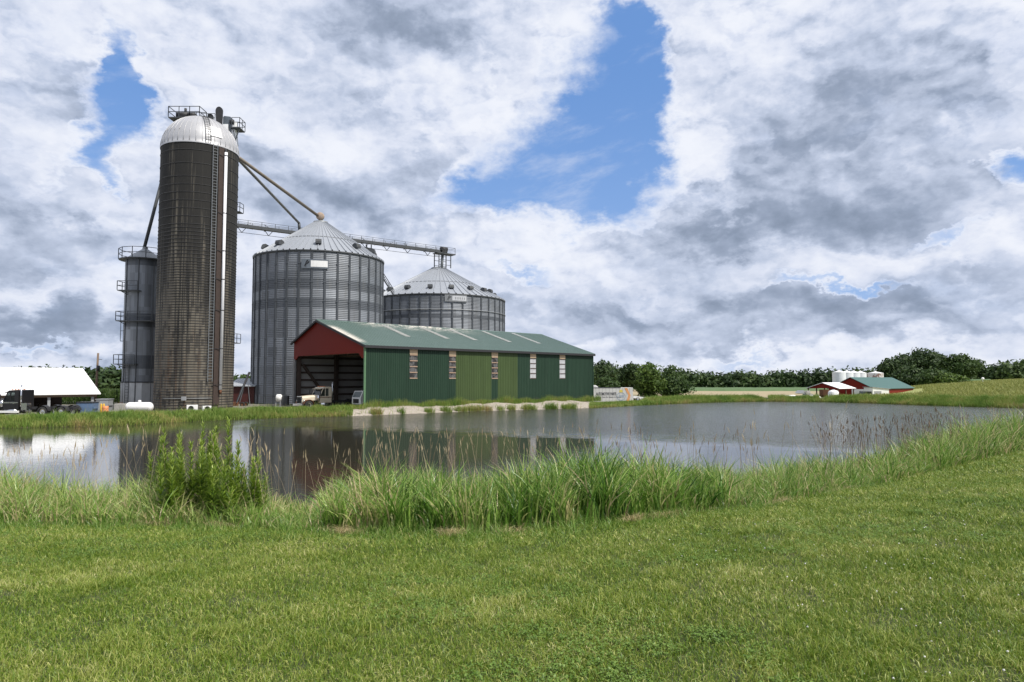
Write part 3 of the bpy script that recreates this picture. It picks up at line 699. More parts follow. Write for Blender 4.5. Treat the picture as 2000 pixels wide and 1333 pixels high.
# dome hatch
p = wallpt(412, 0); a = math.atan2(p.y, p.x); m_ = MB(); pn = []
for t in (.22, .52):
    for da in (-.16, .16): pn.append((rs*1.04*math.cos(t)*math.cos(a+da), rs*1.04*math.cos(t)*math.sin(a+da), dh*1.03*math.sin(t)))
m_.add(pn, [(0, 1, 3, 2)]); m_.build('hatch', 'whiteroof', dome)
m_ = MB(); # conduit round the foot
for zc in (1.55,): m_.tube([wallpt(px_, zc, .08) for px_ in np.linspace(320, 415, 14)], .035, 6)
m_.build('conduit', 'galv', silo)
q = wallpt(361, 1.55, .25); MB().cbox(q, (.45, .25, .42)).build('junction_box', 'greyplastic', silo)
# air units standing at the silo foot
def ac_unit(px, py, label, sx_=1.0):
    p = wallpt(px, 0, 1.0); t = thing('air_conditioner_unit', (p.x+cs.x, p.y+YS, .35), label, 'air conditioner', math.atan2(out_(p).y, out_(p).x)+math.pi/2)
    MB().box((-.55*sx_, -.2, 0), (.55*sx_, .2, .72*sx_)).build('casing', 'white', t, bevel=.02)
    MB().lathe([(.0, 0), (.27, 0), (.27, .03), (.24, .03), (.24, .01)], 24).build('fan_grille', 'dark', t, (-.12 if sx_ == 1 else 0, -.205, .36*sx_), rot=(math.pi/2, 0, 0))
    MB().box((-.5, -.25, -.12), (.5, .25, -.002)).build('plinth', 'concrete', t)
ac_unit(378, 800, 'white air conditioner with round fan at the silo foot, left of the pair')
ac_unit(406, 800, 'smaller white air conditioner at the silo foot, right of the pair', .82)
# ------------------------------------------------------------------ bucket elevators behind the silo
def elevator(px, Y, ztop, label, flip=1):
    x_ = xat(px, Y); t = thing('bucket_elevator', (x_, Y, .2), label, 'grain elevator')
    MB().box((-.75, -.3, 0), (-.25, .3, ztop-1.4)).build('leg_casing', 'whiteroof', t); MB().box((.25, -.3, 0), (.75, .3, ztop-1.4)).build('leg_casing', 'whiteroof', t)
    return t
ya = 86.0
za = at(347, 225, ya).z-.2
ea = elevator(362, ya, za, 'bucket elevator left of the dome top with caged motor platform')
m_ = MB(); m_.prism([(-1., za-1.4), (1., za-1.4), (1., za-.4), (.6, za), (-.6, za), (-1., za-.4)], -.35, .35, 'y'); m_.build('head', 'galv_dark', ea)
mp = MB(); mp.box((-2.6, -1.0, za-.75), (.3, 1.0, za-.62)); mp.bar((-2.3, 0, za-.8), (-.6, 0, za-2.3), .1); mp.build('platform', 'galv_dark', ea)
railing([(-2.6, 1., za-.62), (-2.6, -1., za-.62), (.1, -1., za-.62), (1.35, -1., za-.62), (1.35, 1., za-.62), (-2.6, 1., za-.62)], 1.35, 1.4, .07).build('railing', 'steel_frame', ea)
m_ = MB(); m_.tube([(-1.9, -.1, za-.1), (-.5, -.1, za-.1)], .42, 12); m_.box((-1.6, -.5, za-.6), (-.2, .4, za-.25)); m_.tube([(-.9, 0, za+.2), (-.9, 0, za+.85)], .16, 8); m_.tube([(-.4, -.3, za-.15), (.5, -.3, za-.15)], .3, 10); m_.build('drive_motor', 'dark', ea)
zb = at(425, 218, ya).z-.2
eb = elevator(438, ya, zb, 'bucket elevator right of the dome top with two dark belt guards')
m_ = MB(); m_.prism([(-.78, zb-3.0), (.28, zb-3.0), (.28, zb-1.0), (.15, zb-.85), (-.65, zb-.75), (-.78, zb-.9)], -.4, .4, 'y'); m_.build('head', plain('blue_grey_head', (.10, .12, .14), .5), eb)
MB().box((-.70, -.62, zb-4.2), (-.02, -.45, zb-1.9)).build('side_panel', 'whiteroof', eb)
def disc(r, th=.35, n=24): return MB().lathe([(.001, -th/2), (r*.92, -th/2), (r, -th*.35), (r, th*.35), (r*.92, th/2), (.001, th/2)], n)
def guard(cx_, zc_, r_, drop, yy):
    pf = [(cx_+r_*math.cos(t), zc_+r_*1.25*math.sin(t)) for t in np.linspace(0, math.pi, 12)]+[(cx_-r_*.55, zc_-drop), (cx_+r_*.8, zc_-drop)]
    MB().prism(pf, yy-.14, yy+.14, 'y').build('belt_guard', 'dark', eb)
guard(-1.15, zb-.25, .44, 2.6, -.7); guard(-2.25, zb-1.05, .36, 1.6, -.7)
MB().tube([(-3.35, -.4, zb-1.35), (-2.5, -.4, zb-1.35)], .36, 12).build('drive_motor', 'dark', eb)
MB().tube([(.15, -.4, zb-1.55), (.62, -.4, zb-1.55)], .30, 12).build('drive_motor', 'dark', eb)
zq = at(455, 253, ya).z-.2
MB().box((.30, -.9, zq-.12), (1.55, .9, zq)).build('platform', 'galv_dark', eb)
railing([(.55, -.9, zq), (1.55, -.9, zq), (1.55, .9, zq), (.55, .9, zq)], 1.2, 1.0, .06).build('railing', 'steel_frame', eb)
m_ = MB(); m_.bar((.5, -.6, zq-3.0), (1.45, -.6, zq-.1), .1); m_.bar((.6, .6, zq-.1), (1.3, -.6, zq-2.4), .08); m_.bar((.6, -.7, zq-.1), (1.25, -.7, zq-2.6), .08); m_.build('brace', 'steel_frame', eb)
railing([(-3.4, -.9, zb-1.75), (-1.6, -.9, zb-1.75)], 1.1, 1.2, .06).build('railing', 'steel_frame', eb)
for py_ in (415, 670):
    zq = at(459, py_, ya).z-.2
    MB().box((.8, -.6, zq-.08), (xat(464.5, ya)-eb.location.x, .6, zq)).build('platform', 'galv_dark', eb)
    xr = xat(464.5, ya)-eb.location.x; railing([(.8, -.6, zq), (xr, -.6, zq), (xr, .6, zq)], 1.1, .9, .06).build('railing', 'steel_frame', eb)
# ------------------------------------------------------------------ drying tower left of the silo
YD = 83.0; xd = xat(276, YD); rd = 2.08
dt = thing('drying_tower', (xd, YD, .25), 'slim grey grain drying tower with three side platforms left of the silo', 'tower')
zt = at(270, 503, YD-rd).z-.25; zw = at(270, 747, YD-rd).z-.25
prof = []
nn = 120
for i in range(nn+1):
    z0 = zw+(zt-zw)*i/nn; prof.append((rd+(.03 if i % 2 else 0), z0))
M['towerw'] = binwall('tower_wall', [(zw+1.6, zw+3.2), (zw+6.6, zw+8.2), (zw+14, zw+16)])
MB().lathe(prof, 40).build('tower_wall', 'towerw', dt)
MB().lathe([(rd+.10, .35), (rd+.10, zw)], 12, sm=False).build('lower_casing', plain('pale_lower_casing', (.45, .46, .47), .5, .2, .2, 1., (.3, .3, .3)), dt)
MB().lathe([(rd+.12, zw-.06), (rd+.12, zw+.06), (rd, zw+.06)], 40).build('flange', 'dark', dt)
MB().lathe([(rd-.3, 0), (rd-.3, .4)], 24).build('base', 'dark', dt)
za_ = at(280, 487, YD).z-.25
MB().lathe([(rd+.12, zt-.05), (rd+.12, zt), (.3, za_), (.3, za_+.25), (.001, za_+.25)], 24, sm=False).build('roof', 'galv', dt)
for k in range(8):
    a = 2*math.pi*k/8+.2; MB().bar((1.02*rd*math.cos(a), 1.02*rd*math.sin(a), .6), (1.02*rd*math.cos(a), 1.02*rd*math.sin(a), zt-.1), .09).build('stiffener', 'galv_dark', dt)
def sideplat(z, x0, x1, ybk=-1.2, kids=None):
    p = MB().box((x0, -rd-.8, z-.1), (x1, ybk+.4, z)).build('platform', 'galv_dark', dt)
    railing([(x0, ybk+.4, z), (x0, -rd-.8, z), (x1, -rd-.8, z)], 1.07, 1.3, .06).build('railing', 'steel_frame', p)
    MB().bar((x0+.2, -rd-.3, z-.1), (x0+1.2, -rd*.6, z-.9), .07).build('brace', 'steel_frame', p)
xl = lambda px: xat(px, YD-rd)-xd
sideplat(at(240, 568, YD-rd).z-.25, xl(230.5), xl(270)); sideplat(at(240, 627, YD-rd).z-.25, xl(229.5), xl(299)); sideplat(at(240, 711, YD-rd).z-.25, xl(228), xl(268))
MB().lathe([(rd, zt-.12), (rd+.75, zt-.12), (rd+.75, zt-.05), (rd, zt-.05)], 24, sm=False).build('platform', 'galv_dark', dt)
pts = [((rd+.75)*math.cos(a), (rd+.75)*math.sin(a), zt-.05) for a in np.linspace(0, 2*np.pi, 13)]
railing(pts, 1.25, 1.3, .06).build('railing', 'steel_frame', dt)
p0 = Vector((xl(241), -rd*.6, at(240, 720, YD-rd).z-.25)); p1 = Vector((xl(241), -rd*.6, at(240, 592, YD-rd).z-.25))
ladder_mb(p0, p1, (1, .3, 0), .45, .33, .06).build('ladder', 'galv_dark', dt)
m_ = MB(); 
for px_ in (226.5, 233, 239):
    m_.bar((xl(px_), -rd*.7, at(240, 666, YD-rd).z-.25), (xl(px_), -rd*.7, at(240, 629, YD-rd).z-.25), .05)
for py_ in (646, 666): m_.bar((xl(226.5), -rd*.7, at(240, py_, YD-rd).z-.25), (xl(240), -rd*.7, at(240, py_, YD-rd).z-.25), .06)
m_.build('ladder_cage', 'steel_frame', dt)
ladder_mb((xl(248.5), -rd*.98-.12, .4), (xl(248.5), -rd*.98-.12, at(240, 712, YD-rd).z-.25), (1, 0, 0), .4, .33, .05).build('ladder', 'galv_dark', dt)
# spout down to the tower
def pipe_thing(name, a, b, r, label, mt='pipe_grey', extra=None):
    o_ = MB().tube([a, b], r, 12).build(name, mt); me = o_.data
    return tag(o_, label, 'spout')
a_ = at(330, 300, 85); b_ = at(281, 488, YD); d_ = (b_-a_)
pipe_thing('grain_spout', a_, b_, .2, 'slanting grey spout running down behind the silo to the drying tower', 'galv_dark')
# ------------------------------------------------------------------ steel grain bins
def grain_bin(px, Y, half, py_e, py_a, name, label, nst, z0, bands, vents, capr=.9, ringsz=None):
    ang = math.atan((px-1000)/FPX); d = Y/math.cos(ang); r = d*math.sin(half)
    cx = xat(px, Y); yf = Y-r*math.cos(ang)
    ze = at(px, py_e, yf).z-z0; zp = at(px, py_a, Y-capr*.5).z-z0
    t = thing('grain_bin', (cx, Y, z0), label, 'grain bin')
    n = int(ze/.13); prof = []
    for i in range(n+1): prof.append((r+(.036 if i % 2 else -.0), ze*i/n))
    MB().lathe(prof, 108, sm=False).build('bin_wall', binwall(name+'_sheets', bands(ze)), t)
    # stiffeners
    hh = ze-.05; m = MB()
    m.box((r+.035, -.16, 0), (r+.05, .16, hh)); m.box((r+.04, -.12, 0), (r+.14, -.09, hh)); m.box((r+.04, .09, 0), (r+.14, .12, hh)); m.box((r+.03, -.055, 0), (r+.11, .055, hh))
    for q in range(int(hh/2.7)): m.box((r+.03, -.2, 1.2+q*2.7), (r+.16, .2, 1.32+q*2.7))
    s0 = m.build('stiffener', plain('stiffener_steel', (.085, .095, .108), .55, .1, .15, .5), t, rot=(0, 0, .07))
    for k in range(1, nst): inst(s0, t, None, (0, 0, .07+2*math.pi*k/nst))
    MB().lathe([(r, ze-.22), (r+.16, ze-.2), (r+.18, ze), (r+.1, ze+.02)], 108).build('eave_ring', 'galv_dark', t)
    if ringsz:
        for zr_ in ringsz: MB().lathe([(r+.13+.06*math.cos(u), zr_+.06*math.sin(u)) for u in np.linspace(0, 2*np.pi, 7)], 108).build('wind_ring', 'galv', t)
    # roof with raised ribs: zig-zag lathe
    nr_ = 62; vs_, fs = [], []; sl_ = (zp-ze)/(r+.2-capr)
    M['binroof'] = M.get('binroof') or plain('bin_roof_steel', (.30, .32, .35), .45, .2, .10, .6, (.36, .37, .38))
    for k in range(nr_):
        a0 = 2*math.pi*k/nr_
        for da, hh_ in ((0, 0), (.80, 0), (.84, .17), (.96, .17)):
            a = a0+2*math.pi/nr_*da
            for rr, zz_ in ((r+.2, ze), (capr, zp)):
                hs = hh_*(1 if rr > capr else .35); vs_.append((rr*math.cos(a), rr*math.sin(a), zz_+hs+.02))
    tot = nr_*4
    for k in range(tot): a = 2*k; b = 2*((k+1) % tot); fs.append((a, b, b+1, a+1))
    rf = MB().add(vs_, fs).build('roof', 'binroof', t)
    MB().lathe([(capr+.12, zp-.05), (capr+.12, zp+.12), (.001, zp+.22)], 32).build('roof_cap', 'galv', rf)
    # ring of bolted laps part way up the roof
    rr = r*.62; MB().lathe([(rr, ze+sl_*(r+.2-rr)+.04), (rr-.03, ze+sl_*(r+.2-rr)+.13)], 62, sm=False).build('roof_lap', 'galv_dark', rf)
    m = MB(); m.box((-.55, -.4, 0), (.45, .4, .12))
    pf_ = [(.0, .12)]+[(.62*math.cos(u)*-1, .12+.62*math.sin(u)) for u in np.linspace(0, math.pi/2, 6)]+[(.62, .5), (.62, .12)]
    mv = MB(); mv.prism([(-.5, 0), (.62, 0), (.62, .28), (.5, .62), (.1, .72), (-.35, .5)], -.42, .42, 'y')
    v0 = None
    for k, va in enumerate(vents):
        rr = r*.84; a = R(va); loc = (rr*math.cos(a), rr*math.sin(a), ze+sl_*(r+.2-rr)-.02)
        if v0 is None: v0 = mv.build('roof_vent', 'galv_dark', rf, loc, rot=(0, 0, a)); 
        else: inst(v0, rf, loc, (0, 0, a))
    return t, cx, r, ze, zp
half1 = (math.atan(509/FPX)-math.atan(254/FPX))/2
b1, c1x, r1, ze1, zp1 = grain_bin(621.5, 106.4, half1, 489, 434, 'bin_a', 'taller steel grain bin behind the open gable of the green shed', 34, .3,
    lambda ze: [(ze-5.55, ze-4.1), (ze-8.3, ze-6.9)], [-35, -5, 20, 48, 80, -62-14, -118, -150, 180, 140, 115], 1.0)
half2 = math.atan(144/FPX)-math.atan(15/FPX)
b2, c2x, r2, ze2, zp2 = grain_bin(856, 136, half2, 573.5, 524, 'bin_b', 'lower wider steel grain bin behind the middle of the green shed roof', 42, .3,
    lambda ze: [(ze-4.4, ze-3.7)], [-92, -72, -52, -34, -22, -115, -140, 200, 170, 10, 50], 1.4, [ze for ze in ()])
ww_ = at(856, 603, 122).z-.3
MB().lathe([(r2+.15+.07*math.cos(u), ww_+.07*math.sin(u)) for u in np.linspace(0, 2*np.pi, 7)], 108).build('wind_ring', 'galv', b2)
def bin_sign(b, cx, Y, r, z0, pxa, pxb, pya, pyb, white_from, faint):
    ang0 = math.atan2(-Y, -cx)
    def th(px):
        k = (px-1000)/FPX; a = k*k+1; bb = -2*(k*cx+Y); c = cx*cx+Y*Y-(r+.3)**2; t = (-bb-math.sqrt(bb*bb-4*a*c))/(2*a); return math.atan2(t-Y, k*t-cx)
    t0, t1 = th(pxa), th(pxb); yf = Y-r; zt_ = at(pxa, pya, yf).z-z0; zb_ = at(pxa, pyb, yf).z-z0
    def patch(a0, a1, za, zb, rr, n=8):
        m = MB(); vs_ = []
        for i in range(n+1):
            a = a0+(a1-a0)*i/n; vs_ += [(rr*math.cos(a), rr*math.sin(a), za), (rr*math.cos(a), rr*math.sin(a), zb)]
        return m.add(vs_, [(2*i, 2*i+2, 2*i+3, 2*i+1) for i in range(n)])
    sg = patch(t0, t1, zb_, zt_, r+.2).build('sign', plain('sign_backing', (.12, .14, .165) if not faint else (.20, .21, .22), .5), b)
    tw = t0+(t1-t0)*white_from
    patch(tw, t1-(t1-t0)*.03, zb_+.22, zt_-.2, r+.22).build('white_plate', 'white' if not faint else 'fadedplate', sg)
    # bird-like mark left of the plate
    m = MB(); rr = r+.23
    def P2(u, v): a = t0+(t1-t0)*(white_from-.03)*u; return (rr*math.cos(a), rr*math.sin(a), zb_+(zt_-zb_)*v)
    for pl in ([(.45, .25), (.62, .45), (.60, .80), (.48, .62)], [(.60, .55), (.85, .78), (.95, .70), (.72, .45)], [(.48, .6), (.6, .85), (.8, .92), (.75, .75)], [(.3, .2), (.36, .2), (.5, .5), (.45, .5)], [(.5, .15), (.55, .15), (.58, .5), (.53, .5)]):
        m.add([P2(*q) for q in pl], [tuple(range(len(pl)))])
    m.build('emblem', 'black' if not faint else 'galv_dark', sg)
    if faint:
        m = MB()
        for i in range(5):
            a0 = tw+(t1-tw)*(.18+.15*i); a1 = a0+(t1-tw)*.09
            m.add([(rr*math.cos(a), rr*math.sin(a), z_) for a, z_ in ((a0, zb_+.42), (a1, zb_+.42), (a1, zt_-.42), (a0, zt_-.42))], [(0, 1, 2, 3)])
        m.build('worn_lettering', 'greyplastic', sg)
M['fadedplate'] = plain('faded_white_plate', (.52, .53, .55), .5)
bin_sign(b1, c1x, 106.4, r1, .3, 585, 639, 506.5, 524.5, .35, False)
bin_sign(b2, c2x, 136, r2, .3, 868, 912, 575.5, 589, .33, True)
# peak fitting and door on bin one
pk = Vector((c1x, 106.4, zp1+.3))
m_ = disc(.62, .5, 24); pf_ = m_.build('inlet_wheel', 'rust', b1, (0, -.3, zp1+.95), rot=(math.pi/2, 0, 0))
pf_.data.materials[0] = plain('pale_rusty_inlet', (.34, .26, .20), .7, 0, .35)
MB().tube([(0, 0, zp1+.1), (0, 0, zp1+.6)], .35, 12).build('inlet_neck', 'galv', b1)
for px0, w0, h0, dz in ((568, 1, 1, 0),): pass
# spouts
s1a = at(455, 300, 87); s1b = Vector((c1x-.3, 106.2, zp1+.3+1.0))
pipe_thing('grain_spout', s1a, s1b, .23, 'long rusty spout sloping from the silo top to the taller bin peak', plain('rust_streaked_pipe', (.17, .145, .115), .6, .1, .4, .8, (.12, .08, .05)))
s2b = at(584, 436, 113.5)
sp2 = pipe_thing('grain_spout', at(460, 306, 87.5), s2b, .20, 'thinner grey spout sloping from the silo top down to the overhead catwalk', plain('grey_spout_steel', (.15, .15, .14), .5, .2, .3, .8))
MB().tube([s2b, s2b-Vector((-.1, 0, 1.2))], .24, 10).build('spout_end', 'galv_dark', sp2)
# ------------------------------------------------------------------ overhead conveyor with catwalk
ZC = at(857, 497.5, 136).z
A = Vector((at(440, 445, (ZC-EYE)/((at(440, 444, 100).z-EYE)/100)).x, 0, ZC)); yA = (ZC-EYE)/((at(460, 444.5, 100).z-EYE)/100)
A = Vector((xat(460, yA, 444), yA, ZC)); yB = (ZC-EYE)/((at(883, 498.5, 100).z-EYE)/100); B = Vector((xat(883, yB, 498), yB, ZC))
dv = (B-A); A = A-dv*.12; dv = B-A; LC = dv.length
cw = thing('conveyor_catwalk', A, 'long overhead conveyor with railed catwalk running from the silo to the lower bin', 'conveyor', math.atan2(dv.y, dv.x))
MB().box((0, -.35, .05), (LC-3.0, .15, .65)).build('conveyor_trough', 'galv_dark', cw)
MB().box((0, -1.15, -.06), (LC, -.36, .02)).build('walkway', 'galv_dark', cw)
n_ = int(LC/2.2)
rp = MB(); rp.bar((0, -1.15, 0), (0, -1.15, 1.15), .07); rp0 = rp.build('rail_post', 'steel_frame', cw, (0, 0, 0))
for i in range(1, n_+1): inst(rp0, cw, (LC*i/n_, 0, 0))
rq = MB(); rq.bar((0, .35, 0), (0, .35, 1.15), .06); rq0 = rq.build('rail_post', 'steel_frame', cw, (1.1, 0, 0))
for i in range(1, n_): inst(rq0, cw, (1.1+LC*i/n_, 0, 0))
for yy in (-1.15, .35):
    m_ = MB()
    for zz_ in (.6, 1.15): m_.bar((0, yy, zz_), (LC, yy, zz_), .05)
    m_.build('handrail', 'steel_frame', cw)
MB().bar((LC, -1.15, 1.12), (LC, .35, 1.12), .05).build('handrail', 'steel_frame', cw)
m_ = MB(); nb_ = int(LC/4.4)
m_.bar((0, -.1, -.75), (LC-3, -.1, -.75), .06)
for i in range(nb_):
    xx = i*4.4+1; m_.bar((xx, -.1, 0), (xx+.6, -.1, -.75), .09); m_.bar((xx+.6, -.1, -.75), (xx+1.2, -.1, 0), .09); m_.bar((xx, -1.1, 0), (xx, .4, 0), .1)
    if i % 2: m_.bar((xx, .35, .1), (xx+2.2, .35, 1.1), .06)
    else: m_.bar((xx, .35, 1.1), (xx+2.2, .35, .1), .06)
m_.build('truss', 'steel_frame', cw)
xe = (Vector((c2x, 136, 0))-A); xe = xe.x*dv.x/LC+xe.y*dv.y/LC
m_ = MB(); m_.tube([(xe-.3, -.1, .9), (xe+1.1, -.1, .9)], .5, 12); m_.box((xe-.2, -.5, .1), (xe+1.0, .3, .7)); m_.build('drive_motor', 'dark', cw)
MB().box((xe-1.8, -1.4, -.22), (xe+2.4, .5, -.07)).build('end_platform', 'galv_dark', cw)
zc_ = .3+zp2-ZC
for dx_ in (-1.35, 1.35):
    for dy_ in (-.9, .9):
        MB().bar((xe+dx_, -.3+dy_, zc_-.1), (xe+dx_, -.3+dy_, -.05), .15).build('leg', 'steel_frame', cw)
m_ = MB()
for zz_ in (.15, .5, .85):
    for dy_ in (-.9, .9): m_.bar((xe-1.35, -.3+dy_, zc_*zz_), (xe+1.35, -.3+dy_, zc_*zz_), .08)
m_.build('cross_bar', 'steel_frame', cw)
MB().tube([(xe, -.3, -.1), (xe-.2, -.3, zc_)], .28, 10).build('drop_spout', 'galv', cw)
# support under the walk behind the taller bin
k = .615; sxp = at(728, 495, 124); xs_ = (sxp-A).x*dv.x/LC+(sxp-A).y*dv.y/LC
m_ = MB()
for dx_ in (-.5, .5): m_.bar((xs_+dx_, -.3, -.1), (xs_+dx_*1.5, -.3, -ZC+.3), .16)
for q in range(14): m_.bar((xs_-.5, -.3, -q*1.9-.3), (xs_+.6, -.3, -q*1.9-2.0), .08)
m_.box((xs_-2.8, -.6, -.95), (xs_+.5, .3, -.75)); m_.build('support_tower', 'steel_frame', cw)
# stair between the bins
st0 = at(741, 533, 119); st1 = at(769, 577, 121.5)
stt = thing('steel_stair', st1, 'steel stair with handrails climbing between the two bins', 'stair')
v = st0-st1
s_ = Vector((0, .45, 0)); m_ = MB(); m_.bar(-s_, v-s_, .13); m_.bar(s_, v+s_, .13); m_.build('stringer', 'steel_frame', stt)
m_ = MB()
for i in range(1, 15): c_ = v*(i/15); m_.box((c_.x-.13, c_.y-.45, c_.z-.02), (c_.x+.13, c_.y+.45, c_.z+.02))
m_.build('treads', 'galv_dark', stt)
up_ = Vector((0, 0, 1.)); m_ = MB()
for q in (-s_, s_):
    m_.bar(q+up_, v+q+up_, .05); m_.bar(q+up_*.5, v+q+up_*.5, .04)
    for i in (0, .33, .66, 1): m_.bar(v*i+q, v*i+q+up_, .05)
m_.build('handrail', 'steel_frame', stt)
MB().box((-.6, -.8, -.12), (.9, .8, -.02)).build('landing', 'galv_dark', stt)
# ------------------------------------------------------------------ trucks
def wheel(parent, loc, r, wd, name='wheel', hub='chrome'):
    o_ = MB().lathe([(r*.62, -wd/2), (r*.95, -wd/2), (r, -wd*.3), (r, wd*.3), (r*.95, wd/2), (r*.62, wd/2)], 28).build(name, 'rubber', parent, loc, rot=(math.pi/2, 0, 0))
    MB().lathe([(.001, -wd*.30), (r*.25, -wd*.34), (r*.55, -wd*.2), (r*.63, -wd*.42), (r*.63, wd*.42), (r*.5, wd*.2), (.001, wd*.3)], 24).build('rim', hub, o_)
    return o_
def conv_truck(loc, rz, label, paint, sc_=1., trim='red', stack_n=1, sleeper=0., rear=(-3.6, -5.1), visor=None, hood=2.0):
    """x forward, cab rear wall at x=0; left side is +y"""
    t = thing('semi_truck', loc, label, 'truck', rz); t.scale = (sc_,)*3
    CL = 1.5
    cb = MB(); prof = [(0, .75), (CL-.1, .75), (CL+.05, 1.5), (CL-.35, 2.45), (CL-.5, 2.55), (.05, 2.58), (0, 2.5)]
    cb.prism([(0, .72), (CL, .72), (CL+.02, 1.52), (0, 1.52)], -1.05, 1.05); cab = cb.build('cab', paint, t, bevel=.03)
    m = MB()                                     # upper cab frame: pillars and roof
    m.prism([(-.0, 2.42), (CL-.38, 2.42), (CL-.5, 2.56), (.08, 2.62), (0, 2.55)], -1.02, 1.02)
    for yy in (-1.02, .94):
        m.box((0, yy, 1.521), (.40, yy+.08, 2.419)); m.box((.78, yy, 1.521), (.86, yy+.08, 2.419))
        m.add([(CL-.06, yy, 1.522), (CL+.02, yy, 1.522), (CL+.02, yy+.08, 1.522), (CL-.06, yy+.08, 1.522), (CL-.46, yy, 2.42), (CL-.38, yy, 2.42), (CL-.38, yy+.08, 2.42), (CL-.46, yy+.08, 2.42)], [(0, 1, 5, 4), (1, 2, 6, 5), (2, 3, 7, 6), (3, 0, 4, 7)])
    m.box((0, -.94, 1.521), (.05, .94, 2.419)); m.build('cab_top', paint, t)
    m = MB(); m.add([(CL, -.94, 1.53), (CL, .94, 1.53), (CL-.4, .94, 2.42), (CL-.4, -.94, 2.42)], [(0, 1, 2, 3)]); m.build('windscreen', 'glass', t)
    for yy in (-1.0, 1.0): MB().add([(.40, yy, 1.53), (CL-.06, yy, 1.53), (CL-.44, yy, 2.42), (.40, yy, 2.42)], [(0, 1, 2, 3)]).build('side_window', 'glass', t)
    for yy in (1.053, -1.053):
        dr = MB().box((.25, min(yy, yy*1.008), .78), (CL-.1, max(yy, yy*1.008), 1.50)).build('door', paint, t)
        MB().box((.35, min(yy, yy*1.03), 1.28), (.5, max(yy, yy*1.03), 1.33)).build('handle', 'chrome', dr)
    MB().box((.02, 1.055, 1.34), (CL, 1.075, 1.43)).build('stripe', trim, t)
    hd = MB(); H0, H1 = CL+.02, CL+hood
    def sec(x, hw, zt_, zb_): return [(x, -hw, zb_), (x, -hw, zt_-.18), (x, -hw*.72, zt_), (x, hw*.72, zt_), (x, hw, zt_-.18), (x, hw, zb_)]
    vv = sec(H0, .86, 1.66, 1.05)+sec((H0+H1)/2, .72, 1.60, 1.02)+sec(H1, .60, 1.50, .72)
    ff = [(k*6+i, k*6+i+1, (k+1)*6+i+1, (k+1)*6+i) for k in range(2) for i in range(5)]+[(12, 13, 14, 15, 16, 17), (5, 4, 3, 2, 1, 0)]
    hd.add(vv, ff).build('hood', paint, t, bevel=.02)
    for sy in (-1, 1): MB().box((H0+.02, sy*.87-.01, 1.36), (H0+1.5, sy*.87+.01 if sy > 0 else sy*.87+.01, 1.42))
    gr = MB().box((H1+.001, -.58, .62), (H1+.10, .58, 1.52)).build('grille', 'chrome', t, bevel=.03)
    m = MB()
    for i in range(14): m.box((H1+.101, -.51+i*.075, .70), (H1+.112, -.475+i*.075, 1.44))
    m.build('grille_slots', 'dark', gr)
    for sy in (-1, 1):
        xc = H1-.62; pts_ = []
        m = MB(); n = 10
        for i in range(n+1):
            a = math.pi*(1.02-i/n*1.04); x_ = xc+.66*math.cos(a); z__ = .52+.58*math.sin(a); pts_.append((x_, z__))
        vs_ = []
        for x_, z__ in pts_: vs_ += [(x_, sy*.62, z__), (x_, sy*1.12, z__), (x_, sy*1.12, z__+.05), (x_, sy*.62, z__+.05)]
        fs = []
        for i in range(n):
            for j in range(4): fs.append((i*4+j, i*4+(j+1) % 4, (i+1)*4+(j+1) % 4, (i+1)*4+j))
        m.add(vs_, fs).build('fender', trim if trim != 'chrome' else paint, t)
        wheel(t, (xc, sy*.95, .51), .51, .26)
        MB().lathe([(.001, .1), (.13, .08), (.13, -.1), (.001, -.12)], 16).build('headlight', 'chrome', t, (H1-.12, sy*.82, .98), rot=(0, math.pi/2, 0))
        MB().tube([(-.16, sy*.9, 1.0), (-.16, sy*.9, 3.1)], .075, 10).build('exhaust_stack', 'chrome', t) if stack_n == 2 or sy > 0 else None
        MB().tube([(H0+.16, sy*.98, 1.0), (H0+.16, sy*.98, 1.62)], .17, 12).build('air_cleaner', 'chrome', t)
        MB().tube([(.2, sy*.82, .55), (1.35, sy*.82, .55)], .28, 14).build('fuel_tank', 'chrome', t)
        m = MB(); m.bar((CL-.1, sy*1.08, 1.55), (CL+.15, sy*1.32, 1.6), .03); m.box((CL+.08, sy*1.32-.09, 1.55), (CL+.14, sy*1.32+.09, 2.2)); m.build('mirror', 'dark', t)
    MB().box((H1+.12, -1.15, .38), (H1+.3, 1.15, .66)).build('bumper', 'chrome', t, bevel=.02)
    MB().prism([(CL-.42, 2.43), (CL-.02, 2.33), (CL-.02, 2.36), (CL-.42, 2.48)], -1.0, 1.0).build('visor', visor or paint, t)
    m = MB(); m.box((rear[1]-.8, -.45, .72), (H1-.1, -.33, .95)); m.box((rear[1]-.8, .33, .72), (H1-.1, .45, .95)); m.box((rear[1]-.8, -.33, .75), (rear[1]-.65, .33, .92)); m.box((-1.2, -.33, .78), (-1.0, .33, .9)); m.build('frame', 'dark', t)
    for rx in rear:
        for sy in (-1, 1): wheel(t, (rx, sy*.85, .51), .51, .52)
        m = MB(); n = 8
        for sy in (-1, 1):
            vs_ = []
            for i in range(n+1):
                a = math.pi*(.95-i/n*.9); vs_ += [(rx+.62*math.cos(a), sy*.58, .51+.62*math.sin(a)), (rx+.62*math.cos(a), sy*1.14, .51+.62*math.sin(a))]
            m.add(vs_, [(2*i, 2*i+1, 2*i+3, 2*i+2) for i in range(n)])
        m.build('mudguard', 'dark', t)
    m = MB(); 
    for i in range(5): m.box((CL-.75, -.8+i*.38, 2.60), (CL-.62, -.7+i*.38, 2.68))
    m.build('roof_lights', 'orange', t)
    if sleeper: MB().prism([(-sleeper, .72), (-.002, .72), (-.002, 2.58), (-sleeper, 2.62)], -1.06, 1.06).build('sleeper', paint, t, bevel=.03)
    return t
hz0 = .25
